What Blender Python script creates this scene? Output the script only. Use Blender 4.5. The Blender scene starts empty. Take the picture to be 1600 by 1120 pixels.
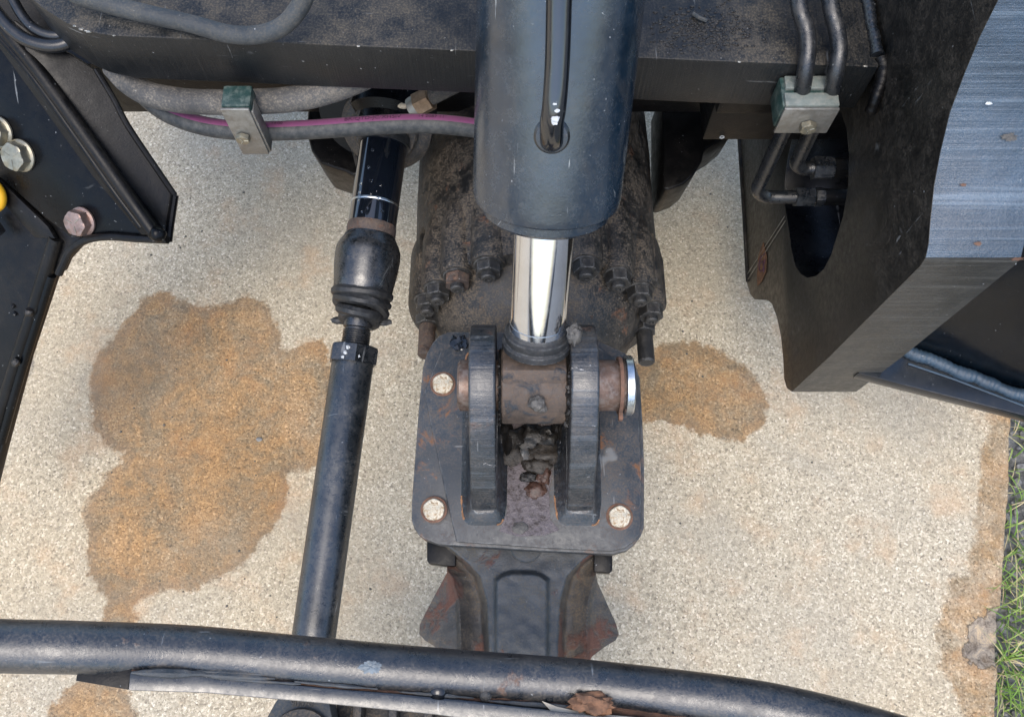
import bpy, bmesh, math, random
import numpy as np
from mathutils import Vector, Matrix, noise
from mathutils.geometry import tessellate_polygon
R = math.radians
random.seed(7)
SC = bpy.context.scene
COL = SC.collection

# ---------------------------------------------------------------- camera, sky, sun, exposure
H = 1.9; F = 1386.0; PITCH = R(20)
CP, SP = math.cos(PITCH), math.sin(PITCH)
cam = bpy.data.cameras.new('camera'); cam.sensor_fit = 'HORIZONTAL'
cam.angle = 2*math.atan(800/F); cam.clip_start = .05; cam.clip_end = 300
co = bpy.data.objects.new('camera', cam); COL.objects.link(co)
co.location = (0, 0, H); co.rotation_euler = (PITCH, 0, 0); SC.camera = co

SUN_EL, SUN_AZ = 66, 192          # azimuth clockwise from +Y (sky convention)
w = bpy.data.worlds.new('World'); SC.world = w; w.use_nodes = True
nt = w.node_tree; nt.nodes.clear()
sky = nt.nodes.new('ShaderNodeTexSky'); sky.sky_type = 'NISHITA'; sky.sun_disc = False
sky.sun_elevation = R(SUN_EL); sky.sun_rotation = R(SUN_AZ)
sky.air_density = 1.0; sky.dust_density = 1.9; sky.ozone_density = 1.0
bg = nt.nodes.new('ShaderNodeBackground'); bg.inputs[1].default_value = .15
ow = nt.nodes.new('ShaderNodeOutputWorld')
nt.links.new(sky.outputs[0], bg.inputs[0]); nt.links.new(bg.outputs[0], ow.inputs[0])
sl = bpy.data.lights.new('sun', 'SUN'); sl.energy = .95; sl.angle = R(34); sl.color = (1, .93, .82)
so = bpy.data.objects.new('sun', sl); COL.objects.link(so)
az = R(SUN_AZ); el = R(SUN_EL)
sd = Vector((math.sin(az)*math.cos(el), math.cos(az)*math.cos(el), math.sin(el)))
so.rotation_euler = sd.to_track_quat('Z', 'Y').to_euler(); so.location = sd*5
SC.view_settings.view_transform = 'Standard'; SC.view_settings.look = 'None'
SC.view_settings.exposure = 1.14; SC.view_settings.gamma = 1
SC.view_settings.use_curve_mapping = False
SC.cycles.max_bounces = 8; SC.cycles.diffuse_bounces = 5

# ---------------------------------------------------------------- measuring helpers (photo pixel + real depth -> place)
CAM = Vector((0, 0, H))
def ray(u, v):
    y = -(v-560)/F
    return Vector(((u-800)/F, y*CP+SP, y*SP-CP))
def Pt(u, v, t): return CAM + ray(u, v)*t
def Pz(u, v, z):
    d = ray(u, v); return CAM + d*((z-H)/d.z)
def PX(u, v, X):
    d = ray(u, v); return CAM + d*(X/d.x)
def PY(u, v, Y):
    d = ray(u, v); return CAM + d*(Y/d.y)
def Ppl(u, v, p, n):
    d = ray(u, v); return CAM + d*((p-CAM).dot(n)/d.dot(n))
def proj(p):
    q = p-CAM; t = -(q.z*CP - q.y*SP); y = (q.y*CP+q.z*SP)/t
    return 800+F*q.x/t, 560-F*y, t
def on_line(A, B, v):
    lo, hi = -1.0, 3.0
    for _ in range(50):
        m = (lo+hi)/2
        if proj(A+(B-A)*m)[1] > v: lo = m
        else: hi = m
    return A+(B-A)*m

# ---------------------------------------------------------------- object helpers
WM = {}
def tag(o, label=None, cat=None, group=None, kind=None):
    if label: o['label'] = label
    if cat: o['category'] = cat
    if group: o['group'] = group
    if kind: o['kind'] = kind
    return o
def thing(name, label, cat, loc, group=None):
    o = bpy.data.objects.new(name, None); COL.objects.link(o)
    o.location = loc; o.empty_display_size = .05
    WM[o] = Matrix.Translation(Vector(loc)); tag(o, label, cat, group); return o
def link(name, me, parent=None, M=None):
    o = bpy.data.objects.new(name, me); COL.objects.link(o)
    M = M or Matrix.Identity(4); WM[o] = M
    if parent is not None:
        o.parent = parent; o.matrix_local = WM[parent].inverted() @ M
    else: o.matrix_local = M
    return o
def obj(name, bm, mat, parent=None, M=None, sharp=35, base=None, mods=None):
    """bm in world coordinates unless M is given (then bm is local to M)"""
    if M is None:
        if base is None:
            if parent is not None: base = WM[parent].translation
            else:
                vs = [v.co for v in bm.verts]
                base = Vector((sum(v.x for v in vs)/len(vs), sum(v.y for v in vs)/len(vs), min(v.z for v in vs)))
        M = Matrix.Translation(Vector(base))
        for v in bm.verts: v.co -= Vector(base)
    me = bpy.data.meshes.new(name); bm.normal_update(); bm.to_mesh(me); bm.free()
    me.materials.append(mat)
    if sharp:
        me.shade_smooth(); me.set_sharp_from_angle(angle=R(sharp))
    return link(name, me, parent, M)
def frame(p, zdir, xhint=Vector((1, 0, 0))):
    z = Vector(zdir).normalized(); x = xhint - z*xhint.dot(z)
    if x.length < 1e-4: x = Vector((0, 1, 0)) - z*z.y
    x.normalize(); y = z.cross(x)
    M = Matrix((x, y, z)).transposed().to_4x4(); M.translation = p; return M
def bevel(bm, wd=.003, seg=2, ang=30):
    bmesh.ops.remove_doubles(bm, verts=bm.verts[:], dist=1e-5)
    es = [e for e in bm.edges if len(e.link_faces) == 2 and e.calc_face_angle(0) > R(ang)]
    bmesh.ops.bevel(bm, geom=es, offset=wd, segments=seg, affect='EDGES', profile=.5, clamp_overlap=True)
    return bm
def prism(outer, off, holes=(), bev=.003, seg=2, bm=None):
    """extrude a planar outline by the vector (or per-point function) off"""
    new = bm is None; bm = bm or bmesh.new()
    loops = [list(outer)]+[list(h) for h in holes]
    g = (lambda p: p+off(p)) if callable(off) else (lambda p: p+Vector(off))
    A = [[bm.verts.new(p) for p in lp] for lp in loops]
    B = [[bm.verts.new(g(Vector(p))) for p in lp] for lp in loops]
    if holes:
        fa = sum(A, []); fb = sum(B, [])
        for a, b, c in tessellate_polygon([[Vector(p) for p in lp] for lp in loops]):
            bm.faces.new((fa[a], fa[b], fa[c])); bm.faces.new((fb[c], fb[b], fb[a]))
    else:
        bm.faces.new(A[0]); bm.faces.new(B[0][::-1])
    for la, lb in zip(A, B):
        n = len(la)
        for i in range(n):
            bm.faces.new((la[i], lb[i], lb[(i+1) % n], la[(i+1) % n]))
    bmesh.ops.recalc_face_normals(bm, faces=bm.faces[:])
    if bev and new: bevel(bm, bev, seg)
    return bm
def smooth_path(pts, n=8):
    pts = [Vector(p) for p in pts]
    P = [pts[0]*2-pts[1]]+pts+[pts[-1]*2-pts[-2]]
    out = []
    for i in range(1, len(P)-2):
        a, b, c, d = P[i-1:i+3]
        for k in range(n):
            t = k/n
            out.append(.5*((2*b)+(c-a)*t+(2*a-5*b+4*c-d)*t*t+(3*b-3*c+d-a)*t**3))
    out.append(pts[-1]); return out
def tube(path, r, seg=24, bm=None, jit=0, cap=True, js=60):
    bm = bm or bmesh.new(); n = len(path)
    rr = r if hasattr(r, '__len__') else [r]*n
    T = [(path[min(i+1, n-1)]-path[max(i-1, 0)]).normalized() for i in range(n)]
    x = T[0].orthogonal().normalized(); rings = []
    for i in range(n):
        x = (x - T[i]*x.dot(T[i])).normalized(); y = T[i].cross(x); ring = []
        for k in range(seg):
            a = 2*math.pi*k/seg
            d = x*math.cos(a)+y*math.sin(a); p = path[i]+d*rr[i]
            if jit: p += d*jit*noise.noise(p*js)
            ring.append(bm.verts.new(p))
        rings.append(ring)
    for a, b in zip(rings, rings[1:]):
        for k in range(seg):
            bm.faces.new((a[k], a[(k+1) % seg], b[(k+1) % seg], b[k]))
    if cap:
        bm.faces.new(rings[0][::-1]); bm.faces.new(rings[-1])
    return bm
def lathe(prof, seg=48, M=None, bm=None, closed=False, jag=None):
    """profile of (radius, height) turned about z"""
    bm = bm or bmesh.new(); M = M or Matrix.Identity(4); rings = []
    for i, (r, h) in enumerate(prof):
        ring = []
        for k in range(seg):
            a = 2*math.pi*k/seg; dr = dh = 0
            if jag: dr, dh = jag(i, a)
            ring.append(bm.verts.new(M @ Vector(((r+dr)*math.cos(a), (r+dr)*math.sin(a), h+dh))))
        rings.append(ring)
    pr = list(zip(rings, rings[1:]))
    if closed: pr.append((rings[-1], rings[0]))
    for a, b in pr:
        for k in range(seg):
            bm.faces.new((a[k], a[(k+1) % seg], b[(k+1) % seg], b[k]))
    if not closed:
        for rg, fl in ((rings[0], True), (rings[-1], False)):
            if prof[0 if fl else -1][0] > 1e-6: bm.faces.new(rg[::-1] if fl else rg)
    return bm
def hexa(r, h, M=None, bm=None, ch=.12, z0=0, hole=0):
    """hexagonal nut or head with a turned chamfer; r across corners / 2"""
    bm = bm or bmesh.new(); M = M or Matrix.Identity(4); n = 36; c = r*ch
    def hr(a):
        a = (a+math.pi/6) % (math.pi/3) - math.pi/6
        return r*math.cos(math.pi/6)/math.cos(a)
    rings = []
    for z, lim in ((z0, 9), (z0+h-c, 9), (z0+h-c*.35, r*.955), (z0+h, r*.86), (z0+h, r*.4)):
        ring = []
        for k in range(n):
            a = 2*math.pi*k/n; q = min(hr(a), lim)
            zz = z
            if lim == 9 and z > z0: zz = z - (hr(a)/r-.866)*r*.55 + c*.3
            ring.append(bm.verts.new(M @ Vector((q*math.cos(a), q*math.sin(a), zz))))
        rings.append(ring)
    for a, b in zip(rings, rings[1:]):
        for k in range(n): bm.faces.new((a[k], a[(k+1) % n], b[(k+1) % n], b[k]))
    bm.faces.new(rings[0][::-1]); bm.faces.new(rings[-1]); return bm
def box(M, sx, sy, sz, bev=.002, bm=None):
    new = bm is None; bm = bm or bmesh.new()
    r = bmesh.ops.create_cube(bm, size=1, matrix=M @ Matrix.Diagonal((sx, sy, sz, 1)))
    if bev and new: bevel(bm, bev)
    return bm
def lump(p, r, seed=0, sq=(1, 1, .7), sub=3, amp=.45, fr=1.6, M=None):
    bm = bmesh.new(); bmesh.ops.create_icosphere(bm, subdivisions=sub, radius=1)
    o = Vector((seed*7.3, seed*3.1, seed))
    for v in bm.verts:
        k = 1+amp*noise.fractal(v.co*fr+o, 1, 2, 4)
        k += amp*.35*noise.noise(v.co*fr*4+o)
        c = v.co*k*r; v.co = Vector((c.x*sq[0], c.y*sq[1], c.z*sq[2]))
        if M: v.co = M @ v.co
        v.co += Vector(p)
    return bm
def weld(path, r, seed=0, step=.006):
    """a rippled bead"""
    L = [0]
    for a, b in zip(path, path[1:]): L.append(L[-1]+(b-a).length)
    n = max(4, int(L[-1]/(step/4))); pts = []; rad = []
    for i in range(n+1):
        s = L[-1]*i/n; k = 0
        while k < len(L)-2 and L[k+1] < s: k += 1
        f = (s-L[k])/max(1e-6, L[k+1]-L[k]); p = path[k].lerp(path[k+1], f)
        q = p + Vector((noise.noise(p*40+Vector((seed, 0, 0))), noise.noise(p*40+Vector((0, seed, 5))), 0))*r*.35
        pts.append(q); rad.append(r*(1+.05*math.cos(2*math.pi*s/step)+.25*noise.noise(p*55)))
    return tube(pts, rad, 12)

# ---------------------------------------------------------------- materials
class G:
    def __init__(s, name):
        s.m = bpy.data.materials.new(name); s.m.use_nodes = True; s.t = s.m.node_tree; s.t.nodes.clear()
        s.out = s.n('ShaderNodeOutputMaterial'); s.b = s.n('ShaderNodeBsdfPrincipled')
        s.l(s.b.outputs[0], s.out.inputs[0]); s.tc = s.n('ShaderNodeTexCoord'); s.P = s.tc.outputs['Object']
        s.geo = s.n('ShaderNodeNewGeometry')
    def n(s, t, **k):
        x = s.t.nodes.new(t)
        for a, b in k.items(): setattr(x, a, b)
        return x
    def l(s, a, b): s.t.links.new(a, b)
    def put(s, i, v):
        if hasattr(v, 'is_linked') or isinstance(v, bpy.types.NodeSocket): s.l(v, i)
        else:
            if isinstance(v, tuple) and len(v) == 3 and i.type == 'RGBA': v = (*v, 1)
            i.default_value = v
    def noise(s, sc, det=4, rough=.55, vec=None, dist=0, stretch=None):
        x = s.n('ShaderNodeTexNoise'); v = vec or s.P
        if stretch:
            mp = s.n('ShaderNodeMapping'); mp.inputs['Scale'].default_value = stretch; s.l(v, mp.inputs[0]); v = mp.outputs[0]
        s.l(v, x.inputs['Vector']); x.inputs['Scale'].default_value = sc; x.inputs['Detail'].default_value = det
        x.inputs['Roughness'].default_value = rough; x.inputs['Distortion'].default_value = dist
        return x.outputs['Fac']
    def voro(s, sc, out='Distance', feature='F1', vec=None):
        x = s.n('ShaderNodeTexVoronoi', feature=feature); s.l(vec or s.P, x.inputs['Vector']); x.inputs['Scale'].default_value = sc
        return x.outputs[out]
    def ramp(s, v, a, b, lo=0., hi=1.):
        x = s.n('ShaderNodeMapRange'); x.interpolation_type = 'SMOOTHSTEP'; s.l(v, x.inputs[0])
        for i, q in zip((1, 2, 3, 4), (a, b, lo, hi)): x.inputs[i].default_value = q
        return x.outputs[0]
    def math(s, op, a, b=0.):
        x = s.n('ShaderNodeMath', operation=op); s.put(x.inputs[0], a); s.put(x.inputs[1], b); return x.outputs[0]
    def mix(s, f, a, b):
        x = s.n('ShaderNodeMix', data_type='RGBA'); s.put(x.inputs[0], f); s.put(x.inputs[6], a); s.put(x.inputs[7], b)
        return x.outputs[2]
    def cramp(s, v, stops):
        x = s.n('ShaderNodeValToRGB'); s.l(v, x.inputs[0]); e = x.color_ramp.elements
        e[0].position, e[0].color = stops[0][0], (*stops[0][1], 1); e[1].position, e[1].color = stops[-1][0], (*stops[-1][1], 1)
        for p, c in stops[1:-1]:
            q = e.new(p); q.color = (*c, 1)
        return x.outputs[0]
    def bump(s, h, st, dist=.002, prev=None):
        x = s.n('ShaderNodeBump'); x.inputs['Strength'].default_value = st; x.inputs['Distance'].default_value = dist
        s.l(h, x.inputs['Height'])
        if prev: s.l(prev, x.inputs['Normal'])
        return x.outputs[0]
    def up(s):
        x = s.n('ShaderNodeSeparateXYZ'); s.l(s.geo.outputs['Normal'], x.inputs[0]); return s.ramp(x.outputs[2], -.1, .95)
    def set(s, **k):
        for a, v in k.items(): s.put(s.b.inputs[a.replace('_', ' ')], v)
        return s.m

def paint(name, base=(.012, .017, .024), dust=(.13, .115, .095), amt=.5, rough=.38, rust=0., rustc=(.17, .07, .03),
          grain=.35, chips=.0, streak=None, bump=.25, big=9, updust=.7, wear=.0, specks=.4, metallic=0., ior=1.6, scratch=0., streakc=(.05, .05, .05), streaka=.35):
    g = G(name)
    n1 = g.noise(big, 8, .62, dist=.4); n2 = g.noise(big*6, 8, .72); n3 = g.noise(330, 5, .72)
    up = g.up()
    m = g.math('MULTIPLY', g.ramp(n1, .34, .72), g.ramp(n2, .38, .64))
    gr_ = g.math('MULTIPLY', g.ramp(n3, .46, .60), g.ramp(g.math('ADD', g.math('MULTIPLY', n1, .5), g.math('MULTIPLY', n2, .5)), .36, .62))
    m = g.math('ADD', g.math('MULTIPLY', m, .62), g.math('MULTIPLY', gr_, grain*1.5))
    m = g.math('MULTIPLY', m, g.math('ADD', g.math('MULTIPLY', up, updust), 1-updust))
    m = g.math('MINIMUM', g.math('MULTIPLY', m, amt), 1.)
    dc = g.mix(n2, dust, tuple(c*.55 for c in dust))
    tone = g.mix(g.ramp(n1, .3, .7), tuple(c*.7 for c in base), tuple(c*1.35 for c in base))
    col = g.mix(m, tone, dc)
    ro = g.math('ADD', g.math('MULTIPLY', m, .5), g.ramp(n2, .2, .8, rough-.08, rough+.12))
    h = g.math('ADD', g.math('MULTIPLY', n2, .6), g.math('MULTIPLY', n3, .35))
    if streak:
        st = g.noise(1, 5, .65, stretch=streak)
        s2 = g.ramp(st, .5, .68)
        col = g.mix(g.math('MULTIPLY', s2, streaka), col, streakc)
        h = g.math('ADD', h, g.math('MULTIPLY', st, .8))
    if rust:
        rn = g.noise(big*1.3, 9, .68, dist=.6)
        rm = g.ramp(rn, .66-rust*.3, .74-rust*.26)
        rc = g.mix(g.noise(150, 6, .7), rustc, tuple(c*.35 for c in rustc))
        col = g.mix(g.math('MULTIPLY', rm, .85), col, rc); ro = g.math('MAXIMUM', ro, g.math('MULTIPLY', rm, .85))
        h = g.math('ADD', h, g.math('MULTIPLY', rm, .5))
    if specks:
        sp = g.ramp(g.noise(210, 2, .5), .745-.04*specks, .79)
        col = g.mix(g.math('MULTIPLY', sp, .75), col, (.32, .33, .33))
    if chips:
        cn = g.ramp(g.noise(34, 9, .75, dist=.8), .70-.05*chips, .72-.05*chips)
        col = g.mix(cn, col, (.42, .40, .37)); h = g.math('SUBTRACT', h, g.math('MULTIPLY', cn, .6))
    if scratch:
        for k_, (sc_, rot) in enumerate((((30, 30, 420), .3), ((380, 30, 30), .5), ((26, 330, 40), -.6))):
            mp = g.n('ShaderNodeMapping'); mp.inputs['Scale'].default_value = tuple(q*.35 for q in sc_); mp.inputs['Rotation'].default_value = (rot, rot*1.7, rot*.6); g.l(g.P, mp.inputs[0])
            sn_ = g.noise(1, 3, .5, vec=mp.outputs[0], dist=.3)
            sm_ = g.math('MULTIPLY', g.ramp(sn_, .70, .74), g.ramp(g.noise(12, 4, .6), .48, .6))
            col = g.mix(g.math('MULTIPLY', sm_, scratch), col, (.26, .27, .27))
    if wear:
        bv = g.n('ShaderNodeBevel', samples=4); bv.inputs['Radius'].default_value = .004
        dt = g.n('ShaderNodeVectorMath', operation='DOT_PRODUCT'); g.l(bv.outputs[0], dt.inputs[0]); g.l(g.geo.outputs['Normal'], dt.inputs[1])
        e = g.math('SUBTRACT', 1., dt.outputs['Value'])
        e = g.math('MULTIPLY', g.ramp(e, .015, .12), g.ramp(g.noise(60, 6, .7), .42, .62))
        col = g.mix(g.math('MULTIPLY', e, wear), col, (.22, .22, .21))
    nrm = g.bump(h, bump, .003)
    return g.set(Base_Color=col, Roughness=ro, Normal=nrm, Metallic=metallic, IOR=ior)

def simple(name, c, rough=.5, metallic=0., var=.3, sc=40, bump=.15, dust=0., dustc=(.2, .17, .13), **kw):
    g = G(name); n1 = g.noise(sc, 8, .65)
    col = g.mix(g.ramp(n1, .3, .7), tuple(x*(1-var) for x in c), tuple(min(1, x*(1+var)) for x in c))
    if dust:
        col = g.mix(g.math('MULTIPLY', g.ramp(g.noise(sc*2.3, 8, .7), .42, .66), dust), col, dustc)
    return g.set(Base_Color=col, Roughness=g.ramp(n1, .2, .8, max(0, rough-.1), rough+.1), Metallic=metallic,
                 Normal=g.bump(g.noise(sc*5, 5, .6), bump, .001), **kw)

M_slab = paint('dusty_black_plate', base=(.005,.007,.009), amt=.7, dust=(.16,.135,.10), rough=.34, big=4, grain=.45, bump=.3, specks=.5, streak=(260, 3, 2), updust=.96, scratch=.5, ior=1.45, streakc=(.03,.03,.03))
M_gloss = paint('gloss_black_paint', base=(.012, .019, .028), amt=.14, rough=.2, bump=.05, grain=.15, specks=.35, updust=.5)
M_side = paint('dusty_side_paint', base=(.006,.0065,.0065), amt=.5, dust=(.11,.09,.068), rough=.33, big=14, bump=.25, grain=.5, updust=.1, specks=.3, scratch=.4, ior=1.45)
M_edge = paint('brushed_sky_tint_paint', base=(.035,.062,.095), amt=.28, rough=.22, bump=1.0, grain=.2, streak=(2., 120, 100), chips=.6, updust=.3, specks=.3, streakc=(.22,.29,.36), streaka=.35, ior=1.8)  # blue base stands in for sky reflection on the upturned edge
M_front = paint('brushed_front_paint', base=(.024,.024,.022), amt=.5, dust=(.12,.11,.09), rough=.38, bump=.6, grain=.5, streak=(4, 20, 170), chips=.1, updust=0., specks=.2, streakc=(.13, .13, .12))
M_barrel = paint('cylinder_paint', base=(.005,.016,.030), amt=.1, dust=(.2,.19,.165), rough=.17, bump=.12, grain=1.2, specks=.5, big=11, streak=(45, 45, 3), updust=.3, scratch=1., ior=1.9)
M_tube = paint('satin_tube_paint', base=(.008,.012,.016), amt=.25, dust=(.2,.18,.15), rough=.28, bump=.12, grain=.6, specks=.7, big=18, updust=.2, scratch=.5, ior=1.85)
M_rail = paint('worn_rail_paint', base=(.006,.009,.013), amt=.32, dust=(.2,.165,.125), rough=.27, bump=.35, grain=.7, specks=.8, big=8, rust=.14, rustc=(.22, .12, .07), updust=.3, scratch=.6, ior=1.85)
M_cast = paint('dirty_casting', base=(.008,.009,.010), amt=1.1, dust=(.15,.12,.088), rough=.42, bump=.7, grain=.8, big=12, rust=.2, rustc=(.2, .09, .045), updust=.25, specks=.2, ior=1.6)
M_cast2 = paint('lower_casting', base=(.022,.029,.035), amt=.6, dust=(.14, .12, .09), rough=.42, bump=.5, grain=.8, big=9, rust=.22, rustc=(.15, .055, .03), updust=.0, specks=.2)
M_wing = paint('rusty_wing_casting', base=(.04,.036,.03), amt=.8, dust=(.2,.15,.095), rough=.5, bump=.7, grain=.6, big=11, rust=.55, rustc=(.17, .065, .035), updust=.0, specks=.2)
M_yoke = paint('yoke_paint', base=(.020,.027,.033), amt=.6, dust=(.17,.13,.10), rough=.42, bump=.2, grain=.6, big=12, rust=.26, rustc=(.26, .11, .04), updust=.2, wear=.8, scratch=.5, ior=1.6)
M_ear = paint('ear_paint', base=(.006,.010,.015), amt=.5, dust=(.16, .13, .1), rough=.3, bump=.4, grain=.5, big=8, rust=.2, rustc=(.17, .09, .055), chips=.9, streak=(6, 160, 100), wear=.9, updust=.2, scratch=.6, streakc=(.09,.11,.13), ior=1.8)
M_nut = paint('grimy_nut', base=(.016, .017, .018), amt=.5, dust=(.1, .085, .07), rough=.45, bump=.6, grain=.5, big=30, specks=.2, updust=.4, wear=.7)
M_nutr = paint('rusty_nut', base=(.05, .035, .03), amt=.8, dust=(.2, .15, .11), rough=.6, bump=.7, grain=.6, big=40, rust=.5, rustc=(.2, .11, .07))
M_mud = paint('dusty_bore', base=(.07,.052,.04), amt=.9, dust=(.2,.14,.1), rough=.62, bump=.5, grain=.5, big=17, rust=.42, rustc=(.03, .045, .06), updust=.1, specks=.1)
M_dark = paint('shadow_black_paint', base=(.003,.003,.0035), amt=.22, dust=(.08, .07, .055), rough=.35, bump=.25, grain=.3, big=9, specks=.3, chips=.12, updust=.3, ior=1.32)  # near-black base and low IOR paint in the bracket's shade from overhead
M_navy = paint('shadow_navy_paint', base=(.0015,.002,.003), amt=.1, dust=(.08, .075, .06), rough=.28, bump=.08, grain=.15, big=9, specks=.5, chips=.1, ior=1.28, scratch=.5)  # navy darkened almost to black, overhead shade on the bracket put into the colour
M_beam = paint('beam_gloss', base=(.003,.007,.012), amt=.12, rough=.16, bump=.04, grain=.1, specks=.4)
M_weldb = paint('painted_weld', base=(.03, .06, .095), amt=.25, rough=.4, bump=.7, grain=.3, specks=.2)
M_hose = paint('grey_rubber_hose', base=(.022,.028,.033), amt=.9, dust=(.15,.14,.12), rough=.6, bump=.4, grain=.5, big=10, specks=.2, updust=.4)
M_hose_d = paint('dusty_hose', base=(.05, .05, .05), amt=1.2, dust=(.24,.215,.18), rough=.7, bump=.6, grain=.7, big=10, specks=.1, updust=.35)
M_blackhose = paint('black_hose', base=(.008, .009, .011), amt=.2, dust=(.08, .07, .06), rough=.28, bump=.1, specks=.2)
M_pipe = paint('black_pipe', base=(.006,.008,.011), amt=.35, dust=(.12, .11, .095), rough=.28, bump=.35, grain=.5, big=14, specks=.4, ior=1.7)
M_bpipe = paint('painted_oil_pipe', base=(.003,.005,.008), amt=.1, rough=.12, bump=.04, grain=.2, specks=.3, ior=1.9)
M_pipegl = paint('gloss_black_pipe', base=(.006, .008, .011), amt=.12, rough=.12, bump=.04, grain=.1, specks=.1)
M_rod = simple('chrome_rod', (.78, .80, .84), .12, 1., .05, 12, .03, dust=.12, dustc=(.45, .42, .38))
M_steel = simple('bright_zinc_steel', (.62, .66, .68), .3, 1., .12, 50, .2, dust=.2)
M_zinc = simple('yellow_zinc', (.30, .285, .225), .42, .75, .25, 60, .3, dust=.25, dustc=(.3, .22, .12))
M_redbolt = simple('reddish_bolt', (.30, .22, .19), .45, .7, .35, 45, .4, dust=.4, dustc=(.2, .09, .06))
M_brasszinc = simple('dull_fitting', (.30, .21, .14), .5, .7, .3, 50, .4, dust=.4, dustc=(.12, .08, .05))
M_plate = simple('grey_clamp_steel', (.30, .30, .28), .5, .75, .25, 30, .3, dust=.45, dustc=(.16, .13, .10))
M_green = simple('green_clamp_plastic', (.014, .042, .038), .5, 0., .25, 40, .2, dust=.55, dustc=(.14, .17, .15))
M_rodblk = simple('gloss_black_rod', (.004, .006, .010), .05, .0, .1, 20, .0, Coat_Weight=1.)
M_rubber = simple('torn_rubber', (.014, .015, .016), .5, 0., .3, 60, .3, dust=.3, dustc=(.07, .065, .06))
M_ball = paint('ball_joint_paint', base=(.006,.008,.010), amt=.3, dust=(.12, .105, .09), rough=.25, bump=.15, grain=.6, big=20, rust=.06, updust=.2, scratch=.4, ior=1.8)
M_pinrust = simple('worn_pin', (.16, .105, .08), .5, .5, .45, 35, .5, dust=.4, dustc=(.36, .33, .30))
M_grease = simple('black_grease', (.008, .007, .006), .45, 0., .5, 70, .9, dust=.3, dustc=(.03, .022, .015))
M_greaseg = simple('grey_grease', (.075, .07, .062), .38, 0., .4, 90, .9, dust=.3, dustc=(.06, .05, .04))
M_redgrease = simple('brown_grease', (.06, .03, .02), .4, 0., .5, 90, .8)
M_whitecap = simple('worn_bolt_top', (.52, .48, .38), .5, .25, .35, 75, .9, dust=.95, dustc=(.24, .15, .07))
M_rustflat = simple('rust_scale', (.16, .085, .055), .85, 0., .45, 40, .9, dust=.5, dustc=(.10, .07, .055))
M_straw = simple('pale_strip', (.42, .37, .29), .6, 0., .2, 60, .3)
M_flake = simple('rust_flake', (.17, .085, .045), .8, 0., .5, 70, 1.)
M_yellow = simple('yellow_coating', (.75, .40, .02), .4, 0., .12, 30, .1)
M_white = simple('white_marks', (.5, .52, .52), .5, 0., .1)
M_ink = simple('dark_ink', (.05, .015, .04), .6, 0., .1)
M_rline = simple('orange_rust_line', (.30, .15, .07), .85, 0., .4, 90, .5, dust=.5, dustc=(.12, .08, .06))
M_crust = simple('oily_dirt_crust', (.018, .015, .012), .55, 0., .6, 60, .9, dust=.35, dustc=(.06, .045, .03))
M_stone = simple('grey_stone', (.24, .235, .22), .75, 0., .5, 60, .8, dust=.4, dustc=(.12, .10, .08))
M_grit = simple('dark_grit', (.10, .09, .075), .8, 0., .6, 300, .2)
M_drop = simple('water_drop', (1, 1, 1), .02, 0., .0, 10, 0, Transmission_Weight=1., IOR=1.33)

g = G('striped_hose')       # black rubber, a magenta stripe printed along its upper side (attribute)
at = g.n('ShaderNodeAttribute', attribute_name='stripe')
sm = g.math('MULTIPLY', g.ramp(at.outputs['Fac'], .45, .55), g.ramp(g.noise(320, 6, .75), .30, .42))
bc = g.mix(g.ramp(g.noise(90, 8, .7), .35, .7), (.02, .024, .027), (.07, .07, .066))
pc = g.mix(g.noise(60, 8, .7), (.22, .055, .15), (.12, .04, .09))
M_stripe = g.set(Base_Color=g.mix(sm, bc, pc), Roughness=.6, Normal=g.bump(g.noise(300, 5, .6), .3, .001))

g = G('greasy_plate_floor')
gn = g.noise(90, 8, .7)
M_floor = g.set(Base_Color=g.mix(g.ramp(gn, .45, .66), (.11, .092, .095), (.03, .02, .017)), Roughness=g.ramp(gn, .3, .7, .22, .5),
                Normal=g.bump(g.noise(160, 6, .7), .8, .002))

# concrete with exposed aggregate; wet / oily stains come from shapes stored on the mesh
g = G('exposed_aggregate_concrete')
wet = g.n('ShaderNodeAttribute', attribute_name='wet').outputs['Fac']
edg = g.n('ShaderNodeAttribute', attribute_name='edge').outputs['Fac']
oil = g.n('ShaderNodeAttribute', attribute_name='oil').outputs['Fac']
chip = g.n('ShaderNodeAttribute', attribute_name='chip').outputs['Fac']
pos = g.P
vc = g.n('ShaderNodeTexVoronoi', feature='F1'); g.l(pos, vc.inputs['Vector']); vc.inputs['Scale'].default_value = 235
sp = g.n('ShaderNodeSeparateColor'); g.l(vc.outputs['Color'], sp.inputs[0])
stones = g.cramp(sp.outputs[0], [(0, (.19, .165, .135)), (.16, (.30, .27, .22)), (.4, (.43, .385, .31)), (.62, (.54, .49, .405)), (.84, (.66, .62, .53)), (1, (.84, .81, .74))])
matrix = g.cramp(g.noise(330, 4, .6), [(.3, (.36, .32, .26)), (.5, (.50, .455, .375)), (.7, (.66, .615, .53))])
dry = g.mix(g.ramp(g.noise(150, 5, .6), .38, .62, .0, .85), stones, matrix)
big1 = g.noise(2.6, 6, .6); big2 = g.noise(9, 7, .65)
dry = g.mix(g.math('MULTIPLY', g.ramp(big1, .42, .66), .4), dry, (.39, .375, .34))
dry = g.mix(g.math('MULTIPLY', g.ramp(big2, .50, .72), .5), dry, (.56, .40, .27))
dry = g.mix(g.math('MULTIPLY', g.ramp(g.noise(5, 8, .7, dist=.5), .52, .70), .42), dry, (.34, .325, .30))
dry = g.mix(g.math('MULTIPLY', g.ramp(g.noise(30, 8, .75), .52, .68), .28), dry, (.66, .62, .54))
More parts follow.
